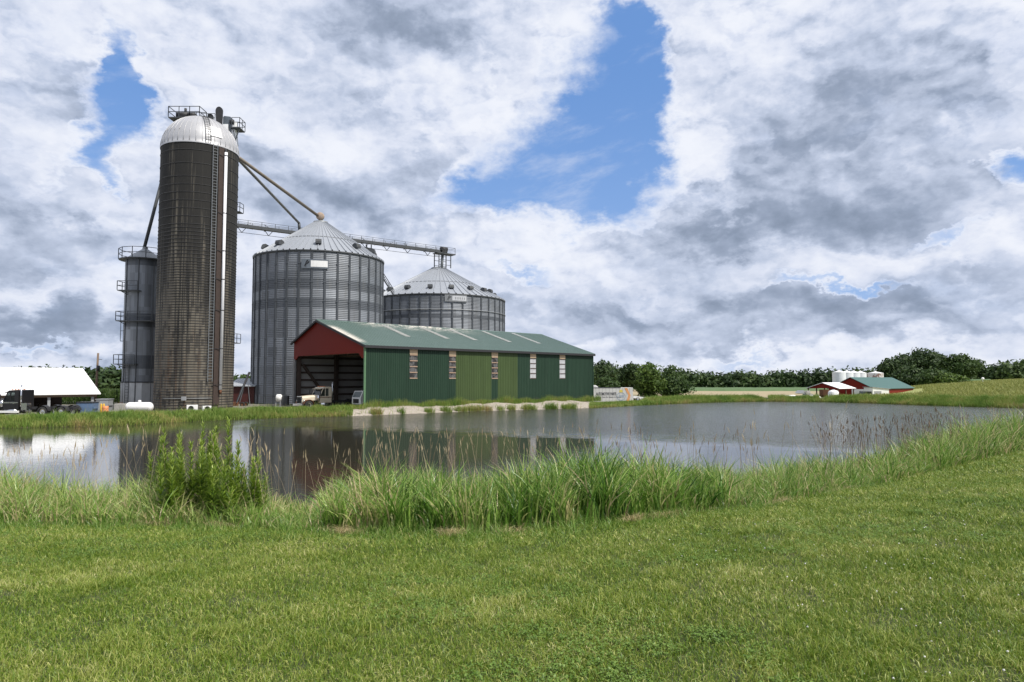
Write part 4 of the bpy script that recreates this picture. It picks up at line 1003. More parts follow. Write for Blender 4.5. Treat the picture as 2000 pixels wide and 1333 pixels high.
nose = Vector((xat(588, 82), 82, hz0)); cr_ = nose+Vector((UX, UY, 0))*3.5
conv_truck((cr_.x, cr_.y, hz0), RZ+math.pi, 'cream conventional semi truck with red trim nosing out of the green shed', 'cream', 1.03, 'rust', 1, 0, (-3.4, -4.8))
hb = hz(-52, 73)
YBT = 67.0; xr_ = xat(53, YBT)
bt = conv_truck((xr_, YBT, .2), R(178), 'black semi truck with chrome steps in front of the white-roofed building', 'black', 1.0, 'chrome', 1, 0, (xat(53, YBT)-xat(101, YBT), xat(53, YBT)-xat(137, YBT)), None, 2.4)
m_ = MB(); m_.box((-.05, .95, .42), (2.9, 1.16, .62)); m_.build('running_board', 'white', bt)
MB().box((-.9, .5, .7), (-.35, 1.1, 1.35)).build('battery_box', 'chrome', bt)
# rear of a grain truck inside the shed
gt_ = S2W(3.4, 4.6, .25)
g2 = thing('grain_truck', gt_, 'pale grey box bodied truck standing in the shade inside the shed', 'truck', RZ+math.pi)
MB().box((-4.4, -1.1, .95), (-.2, 1.1, 2.55)).build('body', 'greyplastic', g2, bevel=.03)
m_ = MB()
for i in range(8): m_.box((-4.3+i*.56, 1.102, 1.0), (-4.22+i*.56, 1.15, 2.5))
m_.build('side_ribs', 'galv', g2)
MB().prism([(0, .6), (1.7, .6), (1.72, 1.4), (1.35, 2.2), (.1, 2.25), (0, 2.2)], -1.0, 1.0).build('cab', 'white', g2, bevel=.05)
MB().add([(1.735, -.85, 1.45), (1.735, .85, 1.45), (1.40, .85, 2.12), (1.40, -.85, 2.12)], [(0, 1, 2, 3)]).build('windscreen', 'glass', g2)
MB().box((1.701, -.6, .75), (1.78, .6, 1.25)).build('grille', 'dark', g2)
for xw in (1.0, -3.4):
    for sy in (-.9, .9): wheel(g2, (xw, sy, .48), .48, .28)
# ------------------------------------------------------------------ white-roofed building left
wc = Vector((xat(197, 77, 769), 77, 0)); zev = at(197, 768.5, 77).z; zrg = at(157, 719.5, 83.9).z
wb = thing('machine_shed', (wc.x, wc.y, 0), 'low open-fronted building with blank white metal roof at the far left', 'shed', RZ)
Lw = 36; RU = 9.2
m_ = MB(); slab(m_, -Lw, 0, 0, zev, RU, zrg, .12); wr = m_.build('roof', 'whiteroof', wb)
m_ = MB(); slab(m_, -Lw, 0, 2*RU, zev, RU, zrg-.004, .12); m_.build('roof', 'whiteroof', wb)
MB().box((-Lw, .35, zev-.38), (-.3, .45, zev-.06)).build('header', 'wood', wb)
pst2 = MB().box((-.13, -.13, -.3), (.13, .13, zev)).build('post', 'greyplastic', wb, (-.7, .55, 0))
for q in range(1, 8): inst(pst2, wb, (-.7-q*4.1, .55, 0))
MB().box((-Lw, 2*RU-.7, -.2), (-.5, 2*RU-.6, zev)).build('back_wall', 'girt', wb)
MB().prism([(.4, zev+.0), (2*RU-.4, zev), (RU, zrg-.2)], -.45, -.35, 'x').build('gable_end', 'whiteroof', wb)
m_ = MB()
for q in range(14):
    a = -2-q*2.3+random.uniform(-.5, .5); b = random.uniform(3, 8); s_ = random.uniform(.5, 1.3); m_.box((a, b, 0), (a+s_*1.6, b+1.2, s_))
m_.build('stored_pallets', 'girt', wb)
# things in front of it
def skip(px, Y, w_, h_, label, m, name='dumpster'):
    t = thing(name, (xat(px, Y), Y, .15), label, 'dumpster' if name == 'dumpster' else 'container', R(8))
    MB().prism([(-w_/2*.86, 0), (w_/2*.86, 0), (w_/2, h_), (-w_/2, h_)], -.7, .7).build('body', m, t, bevel=.03)
    MB().prism([(-w_/2-.05, h_+.003), (w_/2+.05, h_+.003), (w_/2+.05, h_+.08), (-w_/2-.05, h_+.08)], -.76, .76).build('lid', 'dark' if m == 'blue' else 'greyplastic', t)
    m_ = MB(); m_.box((-w_/2-.06, -.5, h_*.55), (-w_/2+.02, .5, h_*.68)); m_.box((w_/2-.02, -.5, h_*.55), (w_/2+.06, .5, h_*.68)); m_.build('fork_pocket', m, t)
skip(173, 69, 1.5, 1.35, 'faded blue dumpster at the corner of the white-roofed building', 'blue')
skip(206, 76, 1.25, 1.45, 'grey waste container behind the two yellow posts', 'greyplastic', 'waste_container')
for i, (px, lb) in enumerate(((199.5, 'left one of two yellow bollards before the grey container'), (204.5, 'right one of two yellow bollards before the grey container'))):
    o_ = MB().lathe([(.10, 0), (.10, 1.0), (.07, 1.07), (.001, 1.09)], 12).build('bollard', 'yellow', None, (xat(px, 72), 72, .2)); tag(o_, lb, 'bollard', 'yellow bollards by the grey container')
o_ = MB().lathe([(.001, 0), (.28, 0), (.29, .3), (.27, .31), (.29, .6), (.28, .85), (.001, .85)], 16).build('barrel', 'orange', None, (xat(208, 71.5), 71.5, .2)); tag(o_, 'orange barrel beside the yellow bollards', 'barrel')
# propane tank
tk = thing('propane_tank', (xat(274, 73), 73, .35), 'white horizontal propane tank left of the silo foot', 'tank', R(4))
pr_ = [(.001, -1.42)]+[(.50*math.sin(a), -1.0-.42*math.cos(a)) for a in np.linspace(.2, math.pi/2, 6)]+[(.50*math.cos(a), 1.0+.42*math.sin(a)) for a in np.linspace(0, 1.4, 6)]+[(.001, 1.42)]
MB().lathe(pr_, 24).build('tank_body', 'white', tk, (0, 0, .55), rot=(0, math.pi/2, 0))
MB().lathe([(.16, 0), (.16, .18), (.12, .24), (.001, .25)], 14).build('valve_dome', 'white', tk, (0, 0, 1.03))
for xx in (-.8, .8): MB().box((xx-.12, -.35, -.2), (xx+.12, .35, .12)).build('foot', 'concrete', tk)
fc = thing('concrete_block', (xat(237, 74.5), 74.5, .2), 'grey concrete block left of the propane tank', 'block')
MB().box((-.5, -.4, 0), (.5, .4, 1.0)).build('block', 'concrete', fc, bevel=.05)
MB().tube([(-.25, 0, .99), (-.25, 0, 1.08), (.25, 0, 1.08), (.25, 0, .99)], .02, 6).build('lifting_loop', 'rust', fc)
# utility pole
pl = thing('utility_pole', (xat(186.5, 92, 780), 92, .2), 'weathered wooden utility pole right of the white roof', 'pole')
zt_ = at(189, 690, 92).z-.2
MB().tube([(0, 0, 0), (.15, 0, zt_)], [.17, .12], 10).build('pole', 'wood', pl)
MB().tube([(.35, -.2, zt_-2.4), (.35, -.2, zt_-1.7)], .2, 12).build('transformer', 'dark', pl)
m_ = MB(); m_.bar((.1, 0, zt_-.8), (.7, 0, zt_-.9), .06); m_.bar((-.2, 0, zt_-2.1), (.5, 0, zt_-2.0), .1); m_.build('bracket', 'dark', pl)
# small dark red outbuilding between the silo and the taller bin
ob = thing('outbuilding', (xat(448, 100), 100, .1), 'dark red outbuilding with grey roof between the silo and the taller bin', 'outbuilding')
wx_ = xat(497, 100)-xat(448, 100)
MB().box((0, 0, 0), (wx_, 6, at(470, 755, 100).z-.1)).build('wall', 'darkred', ob)
zo = at(470, 754, 100).z-.1; zo2 = at(470, 739.5, 104).z-.1
m_ = MB(); slab(m_, -.3, wx_+.3, -.4, zo, 4, zo2, .1); slab(m_, -.3, wx_+.3, 8.4, zo, 4, zo2-.003, .1); m_.build('roof', 'fadedroof', ob)
# auger
ag = thing('grain_auger', (xat(475, 92), 92, .2), 'dark grain auger leaning up beside the taller bin', 'auger')
t0 = Vector((-.9, 0, .3)); t1 = at(487, 728, 96)-Vector(ag.location)
MB().tube([t0, t1], .16, 10).build('tube', 'dark', ag)
m_ = MB(); m_.bar(t0+Vector((.3, .5, .2)), t0.lerp(t1, .7), .09); m_.bar(t0+Vector((.3, -.5, .2)), t0.lerp(t1, .7), .09); m_.bar((1.0, 0, 0), t0.lerp(t1, .85), .07); m_.build('undercarriage', 'steel_frame', ag)
wheel(ag, (.2, -.6, .3), .32, .18, hub='rust'); wheel(ag, (.2, .6, .3), .32, .18, hub='rust')
MB().box((-1.5, -.4, .1), (-.7, .4, .6)).build('hopper', 'rust', ag)
# white tub on a stand before the taller bin
tb = thing('bin_fan', (xat(545, 88), 88, .3), 'small white fan housing standing before the taller bin', 'fan')
MB().lathe([(.001, -.25), (.42, -.25), (.48, -.2), (.48, .25), (.3, .45), (.001, .45)], 20).build('housing', 'white', tb, (0, 0, 1.15), rot=(0, math.pi/2, 0))
m_ = MB(); m_.box((-.4, -.4, 0), (1.6, .4, .12)); m_.bar((-.25, -.3, .12), (-.25, -.2, .8), .08); m_.bar((.3, -.3, .12), (.3, -.2, .8), .08); m_.build('stand', 'greyplastic', tb)
MB().box((.55, -.35, .2), (1.25, .35, 1.45)).build('duct', 'galv_dark', tb, bevel=.03)
# ------------------------------------------------------------------ box trailer with writing
YT = 112.0
x0_, x1_ = xat(1157, YT), xat(1236.5, YT); LT = x1_-x0_; ztt = at(1180, 757.5, YT).z; zbt = at(1180, 786, YT).z-.1
tr = thing('box_trailer', (x0_, YT, zbt-.35), 'dirty white box trailer with AUTOMOTIVE PARTS lettering right of the green shed', 'trailer', R(2))
HB = ztt-zbt
box_ = MB().box((0, 0, .35), (LT, 2.4, .35+HB)).build('box_body', 'trailer', tr, bevel=.03)
m_ = MB()
for i in range(1, 12): m_.box((LT*i/12-.015, -.014, .42), (LT*i/12+.015, -.002, .30+HB))
m_.build('panel_seams', 'greyplastic', box_)
def text(s_, size, loc, parent, m, sx_=1., name='lettering'):
    cu = bpy.data.curves.new('txt', 'FONT'); cu.body = s_; cu.size = size; cu.extrude = .004; cu.offset = .022*size
    o_ = bpy.data.objects.new('txt', cu); col.objects.link(o_); bpy.context.view_layer.update()
    me = bpy.data.meshes.new_from_object(o_.evaluated_get(bpy.context.evaluated_depsgraph_get())); bpy.data.objects.remove(o_)
    me.materials.clear(); me.materials.append(M[m]); o2 = bpy.data.objects.new(name, me); col.objects.link(o2); o2.parent = parent; o2.location = loc; o2.rotation_euler = (math.pi/2, 0, 0); o2.scale = (sx_, 1, 1); return o2
tl = text('AUTOMOTIVE PARTS', .62, (LT*.09, -.022, .35+HB*.50), box_, 'ink', 1.)
bpy.context.view_layer.update(); tl.scale = (LT*.50/max(.1, tl.dimensions.x), 1.05, 1)
m_ = MB(); xx = LT*.09
for wlen in (.9, .5, .35, .8, .3, .8):
    n = int(wlen/.1)
    for i in range(n): m_.box((xx, -.020, .35+HB*.34), (xx+.06, -.016, .35+HB*.34+.14*(1 if i else 1.4))); xx += .1
    xx += .13
m_.build('small_lettering', 'ink', box_)
def flat(poly, y, parent, m, name='graphic'):
    MB().prism(poly, y-.006, y, 'y').build(name, m, parent)
X_ = lambda f: LT*f; Zf = lambda f: .35+HB*f
flat([(X_(.79), Zf(.97)), (X_(.86), Zf(.97)), (X_(.94), Zf(.5)), (X_(.90), Zf(.04)), (X_(.83), Zf(.04)), (X_(.885), Zf(.5))], -.02, box_, 'logo_orange')
flat([(X_(.66), Zf(.68)), (X_(.75), Zf(.68)), (X_(.735), Zf(.86)), (X_(.675), Zf(.86))], -.018, box_, 'logo_yellow')
n = 24; ring = [];
m_ = MB(); vs_ = []
for i in range(n+1):
    a = 2*math.pi*i/n
    for q in (.62, .75): vs_.append((X_(.705)+q*math.cos(a)*1.0, -.016, Zf(.42)+q*math.sin(a)*.9))
m_.add(vs_, [(2*i, 2*i+2, 2*i+3, 2*i+1) for i in range(n)]); m_.build('graphic', 'logo_blue', box_)
m_ = MB()
for i in range(4): m_.box((X_(.655)+i*.22, -.02, Zf(.34)), (X_(.655)+i*.22+.14, -.016, Zf(.52)))
m_.build('graphic', 'logo_blue', box_)
MB().box((-.01, -.04, .3+HB), (LT*.70, 2.44, .36+HB)).build('roof_edge', 'dark', box_)
for xw in (LT-2.4, LT-1.3):
    for yy in (.25, 2.15): wheel(tr, (xw, yy, .1), .45, .3, hub='dark')
wt_ = thing('white_cover', (xat(1162, 114), 115, ztt+.0), 'small white cowl just showing above the box trailer beside the shed', 'cowl')
MB().prism([(-.55, -.3), (.7, -.3), (.6, .1), (.2, .38), (-.3, .32), (-.55, .1)], -.3, .3).build('shell', 'white', wt_, bevel=.06)
MB().box((-.1, -.2, -3.), (.1, 0, -.31)).build('post', 'greyplastic', wt_)
# ------------------------------------------------------------------ farmyard on the far right
def simple_barn(name, loc, L_, W_, ry, ze, zr, rfm, wallm, label, cat, over=.3, openf=False, gm=None):
    t = thing(name, loc, label, cat, RZ)
    s1 = (zr-ze)/ry; s2 = (zr-ze)/(W_-ry)
    m = MB(); slab(m, -over, L_+over, -over, ze-over*s1+.1, ry, zr+.1, .1, False); rf = m.build('roof', rfm, t)
    m = MB(); slab(m, -over, L_+over, W_+over, ze-over*s2+.1, ry, zr+.097, .1, False); m.build('roof', rfm, t)
    if openf:
        MB().prism([(0.05, ze), (W_-.05, ze), (ry, zr)], -.04, .04, 'x').build('gable', gm or wallm, t)
        p0 = MB().box((-.1, -.1, 0), (.1, .1, ze)).build('post', 'wood', t, (.1, .12, 0))
        for a in (.1, L_/2, L_-.1):
            for b in (.12, W_-.12):
                if (a, b) != (.1, .12): inst(p0, t, (a, b, 0))
    else:
        MB().prism([(0.0, 0), (W_, 0), (W_, ze), (ry, zr), (0, ze)], -.04, .04, 'x').build('front_wall', gm or wallm, t)
        MB().box((.05, 0, 0), (L_, .06, ze)).build('side_wall', wallm, t); MB().box((.05, W_-.06, 0), (L_, W_, ze)).build('side_wall', wallm, t)
        MB().prism([(0.0, 0), (W_, 0), (W_, ze), (ry, zr), (0, ze)], L_+.001, L_+.06, 'x').build('end_wall', wallm, t)
    return t
gzb = -.75
Yb = 150.0; zeb = at(1705, 759.5, Yb).z-gzb; zrb = at(1662, 738, 153.5).z-gzb
barn = simple_barn('barn', (xat(1706, Yb), Yb, gzb), 27, 9.6, 4.8, zeb, zrb, 'barnroof', 'red', 'red barn with dark green roof at the foot of the crop hill', 'barn')
MB().box((-.06, .1, 0), (-.045, 4.6, zeb-.15)).build('white_panel', 'white', barn)
MB().box((-.075, .6, 0), (-.062, 3.0, zeb-.6)).build('doorway', 'dark', barn)
Yc = 140.0; zec = at(1637, 759, Yc).z-gzb; zrc = at(1606, 748.5, 142.5).z-gzb
simple_barn('pole_barn', (xat(1637, Yc), Yc, gzb), 8.5, 6.3, 3.15, zec, zrc, 'whiteroof', 'red', 'open pole barn with white roof and red gable left of the red barn', 'barn', .3, True, 'red')
lean = thing('lean_to', (xat(1704, 146), 146, gzb), 'low white lean-to on the right side of the red barn', 'shed', RZ-.5)
MB().prism([(0, 0), (4.2, 0), (4.2, 2.5), (0, 2.9)], 0, 2.5).build('wall', 'white', lean); MB().prism([(-.2, 2.92), (4.4, 2.52), (4.4, 2.62), (-.2, 3.02)], -.2, 2.7).build('roof', 'greyplastic', lean)
MB().box((.3, -.02, 0), (2.2, -.005, 2.1)).build('doorway', 'greyplastic', lean)
for i, (px, Y, r_, lb, mt, py) in enumerate(((1639, 163, 1.5, 'leftmost of the four white storage tanks behind the red barn', 'white', 724), (1654, 167, 1.5, 'second from left of the four white storage tanks behind the red barn', 'white', 724.5),
        (1667.5, 171, 1.5, 'third from left of the four white storage tanks behind the red barn', 'white', 725), (1680.5, 175, 1.45, 'rightmost of the four white storage tanks behind the red barn', 'white', 725.5),
        (1710, 178, 1.9, 'white tank with peeling rusty patches standing apart right of the four clean tanks', 'peel', 726))):
    if mt == 'peel':
        M['peel'] = mat('peeling_white_tank', lambda t, b, o: (setc(b, mix(smooth(noise(vmul(obco(), (1, 1, .5)), 1.4, 6, .6), .54, .6), (.62, .60, .58), (.26, .16, .13)))))
    zt_ = at(px, py, Y).z-gzb
    t = thing('storage_tank', (xat(px, Y), Y, gzb), lb, 'tank', 0, 'storage tanks behind the red barn')
    MB().lathe([(r_, 0), (r_, zt_-.45)], 32).build('shell', mt, t)
    MB().lathe([(r_+.03, zt_-.47), (r_+.03, zt_-.42), (.25, zt_-.05), (.001, zt_-.05)], 32).build('lid', 'white', t)
    MB().lathe([(.22, zt_-.06), (.22, zt_+.15), (.001, zt_+.15)], 12).build('vent', 'white', t)
# pickup and small tank under the pole barn
def pickup(loc, rz, label, paint):
    t = thing('pickup_truck', loc, label, 'pickup truck', rz)
    MB().prism([(-2.6, .55), (2.6, .55), (2.65, 1.05), (1.2, 1.2), (-2.6, 1.2)], -.95, .95).build('body', paint, t, bevel=.05)
    MB().prism([(-.9, 1.2), (1.15, 1.2), (.55, 1.85), (-.75, 1.88)], -.85, .85).build('cabin', paint, t, bevel=.05)
    for yy in (-.87, .87): MB().prism([(-.7, 1.26), (.9, 1.26), (.5, 1.76), (-.62, 1.78)], yy-.01, yy+.01).build('side_window', 'glass', t)
    MB().add([(1.16, -.75, 1.28), (1.16, .75, 1.28), (.66, .7, 1.8), (.66, -.7, 1.8)], [(0, 1, 2, 3)]).build('windscreen', 'glass', t)
    for xx in (-1.7, 1.75):
        for yy in (-.85, .85): wheel(t, (xx, yy, .4), .4, .24)
    MB().box((2.6, -.85, .45), (2.75, .85, .7)).build('bumper', 'chrome', t)
    for yy in (-.7, .7): MB().box((2.62, yy-.15, .8), (2.68, yy+.15, .98)).build('headlight', 'chrome', t)
pickup((xat(1690, 141), 141, -.45), R(190), 'dark grey pickup truck parked before the white barn panel', 'dark')
t = thing('poly_tank', (xat(1627, 138), 138, gzb), 'small white tank under the right edge of the pole barn', 'tank')
MB().lathe([(1.0, 0), (1.0, 2.0), (.8, 2.3), (.2, 2.5), (.001, 2.5)], 24).build('shell', 'white', t); MB().lathe([(.25, 2.48), (.25, 2.6), (.001, 2.6)], 12).build('lid', 'greyplastic', t)
t = thing('stone_hopper', (xat(1611, 142), 142, gzb), 'brown grey machinery hopper standing under the pole barn', 'hopper')
MB().lathe([(.4, .5), (1.2, 1.3), (1.2, 2.5)], 8, sm=False).build('hopper', 'rust', t); 
for a in range(4): MB().bar((.9*math.cos(a*1.57+.78), .9*math.sin(a*1.57+.78), 0), (1.1*math.cos(a*1.57+.78), 1.1*math.sin(a*1.57+.78), 1.6), .1).build('leg', 'rust', t)
t = thing('loader', (xat(1574, 137), 137, -.5), 'pale skid loader with raised arms left of the pole barn', 'loader', R(200))
MB().prism([(-1.2, .35), (1.0, .35), (1.0, 1.1), (.3, 1.3), (-1.2, 1.3)], -.6, .6).build('body', 'greyplastic', t, bevel=.04)
MB().prism([(-.6, 1.3), (.5, 1.3), (.35, 2.1), (-.6, 2.1)], -.5, .5).build('cab', 'concrete', t, bevel=.03)
m_ = MB(); m_.bar((-1.1, -.75, 1.3), (1.4, -.75, 2.0), .14); m_.bar((-1.1, .75, 1.3), (1.4, .75, 2.0), .14); m_.build('lift_arm', 'concrete', t)
MB().prism([(1.3, 1.5), (2.1, 1.6), (1.9, 1.75), (1.4, 2.2)], -.9, .9).build('bucket', 'greyplastic', t)
for xx in (-.8, .6):
    for yy in (-.72, .72): wheel(t, (xx, yy, .38), .38, .25, hub='white')
for i, (pxa, pxb, lb) in enumerate(((1518, 1556, 'longer low white wrapped silage row left of the loader'), (1577, 1602, 'short low white wrapped silage row in front of the pole barn'))):
    Yq = 133; x0q, x1q = xat(pxa, Yq), xat(pxb, Yq); m = MB()
    m.tube([(x0q, Yq, .30), (x0q+.5, Yq, .42), ((x0q+x1q)/2, Yq+.3, .38), (x1q-.5, Yq, .42), (x1q, Yq, .28)], [.15, .45, .42, .45, .15], 12)
    tag(m.build('silage_wrap', 'white'), lb, 'silage bag')
wp = thing('field_marker', (xat(1919.5, 190), 190, hz(xat(1919.5, 190), 190)), 'tiny white marker post on the crest of the crop hill', 'marker post')
MB().box((-.06, -.06, 0), (.06, .06, .9)).build('post', 'white', wp); MB().lathe([(.001, -.3), (.34, -.2), (.38, .1), (.2, .4), (.001, .45)], 12).build('cap', 'white', wp, (0, 0, 1.1))
t = thing('flat_trailer', (xat(1252, 118), 118, .3), 'low white flatbed right of the box trailer, half hidden by grass', 'trailer', R(5))
MB().prism([(-1.6, .35), (1.9, .15), (1.9, .3), (-1.6, .75)], -.8, .8).build('bed', 'white', t); wheel(t, (-.8, -.7, .2), .35, .2); wheel(t, (-.8, .7, .2), .35, .2)

# ------------------------------------------------------------------ vegetation
def crown_arrays(lobes, n, size, tintfn=None, core=True):
    """leaf quads spread through ellipsoid lobes (cx,cy,cz,rx,ry,rz)"""
    Ls = np.array(lobes, float); wgt = (Ls[:, 3]*Ls[:, 4]*Ls[:, 5])**.67; wgt /= wgt.sum()
    li = rng.choice(len(Ls), n, p=wgt); d = rng.normal(size=(n, 3)); d /= np.linalg.norm(d, axis=1)[:, None]
    rad = .60+.50*rng.random(n)**.75; rad *= 1+.12*np.sin(d[:, 0]*7+li)+.10*np.sin(d[:, 2]*9+li*2)+.07*np.sin(d[:, 1]*15)
    c = Ls[li, :3]+d*rad[:, None]*Ls[li, 3:]
    nn_ = d*.9+rng.normal(size=(n, 3))*.75+np.array([0, 0, .25]); nn_ /= np.linalg.norm(nn_, axis=1)[:, None]
    a = np.cross(nn_, rng.normal(size=(n, 3))); a /= np.linalg.norm(a, axis=1)[:, None]; b = np.cross(nn_, a)
    s_ = size*(.5+rng.random(n))[:, None]
    V_ = np.stack([c-a*s_, c-b*s_*.55, c+a*s_, c+b*s_*.55], 1).reshape(-1, 3)
    F_ = np.arange(4*n).reshape(n, 4)
    clump = .5+.5*np.sin(c[:, 0]*1.3+c[:, 2]*1.9+li*1.3)*np.cos(c[:, 1]*1.2+li)
    tint = np.clip(.6*clump+.55*rng.random(n)-.1, 0, 1)
    parts = [(V_, F_, np.repeat(tint, 4))]
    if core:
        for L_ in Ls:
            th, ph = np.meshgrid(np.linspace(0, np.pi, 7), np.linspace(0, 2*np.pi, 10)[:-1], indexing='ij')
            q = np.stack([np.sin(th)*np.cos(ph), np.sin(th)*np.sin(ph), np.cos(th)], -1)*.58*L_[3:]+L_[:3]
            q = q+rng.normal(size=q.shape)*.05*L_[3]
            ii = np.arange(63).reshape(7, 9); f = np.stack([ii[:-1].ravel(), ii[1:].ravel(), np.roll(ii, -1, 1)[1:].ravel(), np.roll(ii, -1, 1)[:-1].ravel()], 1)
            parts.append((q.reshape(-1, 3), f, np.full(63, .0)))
    return joinb(parts)
def lobes_for(h, w_, trunk=.22, n=9, seed=0, flat_=False):
    r_ = random.Random(seed); out = []
    for i in range(n):
        f = i/(n-1) if n > 1 else .5
        z_ = h*(trunk+ (1-trunk)*(.18+.66*f)); spread = w_/2*(1-.75*abs(f-.35)**1.3)*.62
        a = r_.uniform(0, 6.28); rr = spread*r_.uniform(.45, 1.)*(0.25 if i == n-1 else 1)
        s_ = w_*r_.uniform(.20, .30)*min(1, (9/n)**.45); out.append((rr*math.cos(a), rr*math.sin(a), z_, s_, s_, s_*r_.uniform(.7, .95)))
    out.append((0, 0, h*(trunk+(1-trunk)*.42), w_*.30, w_*.30, h*(1-trunk)*.30))
    return out
def tree(name, px, Y, h, w_, m, label, cat='tree', seed=0, n=3500, size=.3, trunk=.22, group=None, z0=None, nl=9, proto={}):
    x_ = xat(px, Y); z_ = hz(x_, Y) if z0 is None else z0
    t = thing(name, (x_, Y, z_), label, cat, 0, group)
    lb = lobes_for(h, w_, trunk, nl, seed)
    V_, F_, T_ = crown_arrays(lb, n, size); npmesh('crown', V_, F_, m, t, {'tint': T_})
    mb = MB(); r0 = h*.022+.06; mb.tube([(0, 0, -.1), (.05*h*.1, 0, h*.3), (0, .02*h, h*.6)], [r0, r0*.75, r0*.4], 8)
    for l_ in lb[:6]: mb.tube([(0, 0, h*.25+.1*l_[2]), (l_[0]*.5, l_[1]*.5, l_[2]*.75), (l_[0], l_[1], l_[2])], [r0*.5, r0*.35, r0*.15], 5)
    mb.build('trunk', 'bark', t); return t
def ht(py, Y, px=1000, z0=0.): return at(px, py, Y).z-z0
# bushy trees by the trailer
tree('bushy_tree', 1268, 137, ht(718, 137), 8.2, 'leaf_light', 'bright green bushy tree right of the box trailer', seed=3, n=5200, size=.26, trunk=.05, z0=.1)
tree('bushy_tree', 1312, 142, ht(725, 142), 8.6, 'leaf_mid', 'rounder bushy tree with browner green leaves at the right of the bright green one', seed=5, n=5000, size=.26, trunk=.03, z0=.1)
tree('bushy_tree', 1186, 165, ht(742, 165)-.0, 7., 'leaf_mid', 'low dull green shrubby tree above the box trailer', seed=15, n=2600, size=.28, trunk=.03, z0=.0)
for i, (px, Y, py, w_, lb) in enumerate(((1166, 235, 717, 12, 'dark tree touching the right corner of the green shed'), (1180, 225, 711, 13, 'tall dark tree second from the right corner of the green shed'), (1205, 240, 729, 16, 'lower dark tree in the dip above the box trailer'),
        (1235, 230, 713, 9, 'narrow dark tree poking up behind the bright bushy tree'))):
    tree('dark_tree', px, Y, ht(py, Y), w_, 'leaf_dark', lb, seed=20+i, n=3600, size=.42, trunk=.12, z0=0., group='dark trees right of the shed')
# big group on the right
for i, (px, Y, py, w_, mm, lb) in enumerate(((1741, 232, 706, 13, 'leaf_dark', 'leftmost tree of the tall dark clump behind the red barn'), (1764, 238, 694, 14, 'leaf_dark', 'second tree of the tall clump, with a ragged crown, right of the leftmost'),
        (1800, 240, 683, 17, 'leaf_dark', 'tallest tree in the middle of the dark clump behind the red barn'), (1826, 244, 690, 14, 'leaf_dark', 'dark tree right of the tallest one in the clump'),
        (1846, 236, 696, 10, 'leaf_dark', 'thin dark tree in the gap before the rounded right-hand tree'), (1872, 232, 694, 14, 'leaf_mid', 'rounded lighter green tree at the right end of the clump'), (1828, 212, 731, 15, 'leaf_mid', 'low bright leafy thicket tree at the foot of the clump'),
        (1857, 208, 741, 12, 'leaf_light', 'small bright shrubby tree at the right foot of the clump on the crop hill'), (1775, 222, 722, 13, 'leaf_dark', 'lower dark tree behind the green barn roof'))):
    x_ = xat(px, Y); z0 = hz(x_, Y)-.2
    tree('broadleaf_tree', px, Y, ht(py, Y)-z0, w_, mm, lb, seed=40+i, n=5200, size=.42, trunk=.10, z0=z0, group='tree clump behind the red barn', nl=18)
tree('broadleaf_tree', 1908, 330, ht(706, 330)-3, 12, 'leaf_mid', 'thin topped tree standing out of the woods right of the clump', seed=60, n=1800, size=.5, z0=3.)
# far woods (one mass)
def wood(name, specs, m, label, n_each=520, size=.8):
    parts = []
    for x_, y_, z_, h, w_ in specs:
        lb = [(x_+a*w_*.5, y_+b*w_*.5, z_+h*c, w_*s_, w_*s_, h*.30) for a, b, c, s_ in ((0, 0, .66, .42), (random.uniform(-.5, .5), -.3, .42, .42), (random.uniform(-.6, .6), -.2, .5, .34), (random.uniform(-.5, .5), -.4, .25, .45), (0, 0, .2, .5))]
        V_, F_, T_ = crown_arrays(lb, n_each, size)
        T_ = np.clip(T_*.7+random.uniform(-.2, .55), 0, 1); parts.append((V_, F_, T_))
    V_, F_, T_ = joinb(parts); o_ = npmesh(name, V_, F_, m, None, {'tint': T_}); tag(o_, label, 'woods', None, 'stuff'); return o_
def belt(pa, pb, Ya, Yb, top, rows=2, step=7.5, w_=10):
    sp = []
    for r_ in range(rows):
        px = pa
        while px < pb:
            f = (px-pa)/(pb-pa); Y = Ya+(Yb-Ya)*f+r_*14+random.uniform(-4, 4); x_ = xat(px, Y); z_ = hz(x_, Y)-.3
            py = top(px)+random.uniform(-2.5, 3.0); h = max(5, at(px, py, Y).z-z_); sp.append((x_, Y, z_, h, w_*random.uniform(.8, 1.2))); px += step*FPX/Y*random.uniform(.8, 1.2)
    return sp
wood('distant_woods', belt(1330, 1745, 330, 330, lambda p: np.interp(p, [1300, 1350, 1400, 1450, 1490, 1520, 1560, 1600, 1650, 1700], [719, 724, 726, 724, 727, 724, 722, 720, 718, 720]), 2, 6.5), 'leaf_dark', 'dark band of distant woods behind the fields in the middle right')
wood('distant_woods', belt(1890, 2150, 330, 300, lambda p: np.interp(p, [1880, 1940, 2000, 2150], [716, 712, 702, 698]), 2, 6.5), 'leaf_dark', 'woods along the top of the crop hill at the right edge')
wood('distant_woods', belt(1150, 1345, 300, 320, lambda p: np.interp(p, [1150, 1200, 1250, 1345], [732, 733, 728, 723]), 1, 6.5), 'leaf_dark', 'strip of dark woods behind the bushy trees')
wood('distant_woods', belt(-60, 245, 250, 250, lambda p: np.interp(p, [0, 40, 80, 110, 150, 185, 210, 240], [720, 717, 716, 715, 714, 714, 715, 719]), 2, 6.5), 'leaf_dark', 'woods behind the white-roofed building and corn')
wood('distant_woods', belt(440, 500, 240, 240, lambda p: 731, 2, 6.), 'leaf_mid', 'green trees seen in the gap between silo and taller bin')
wood('distant_woods', belt(-900, -80, 230, 250, lambda p: 716, 1, 9.), 'leaf_dark', 'woods continuing beyond the left edge')
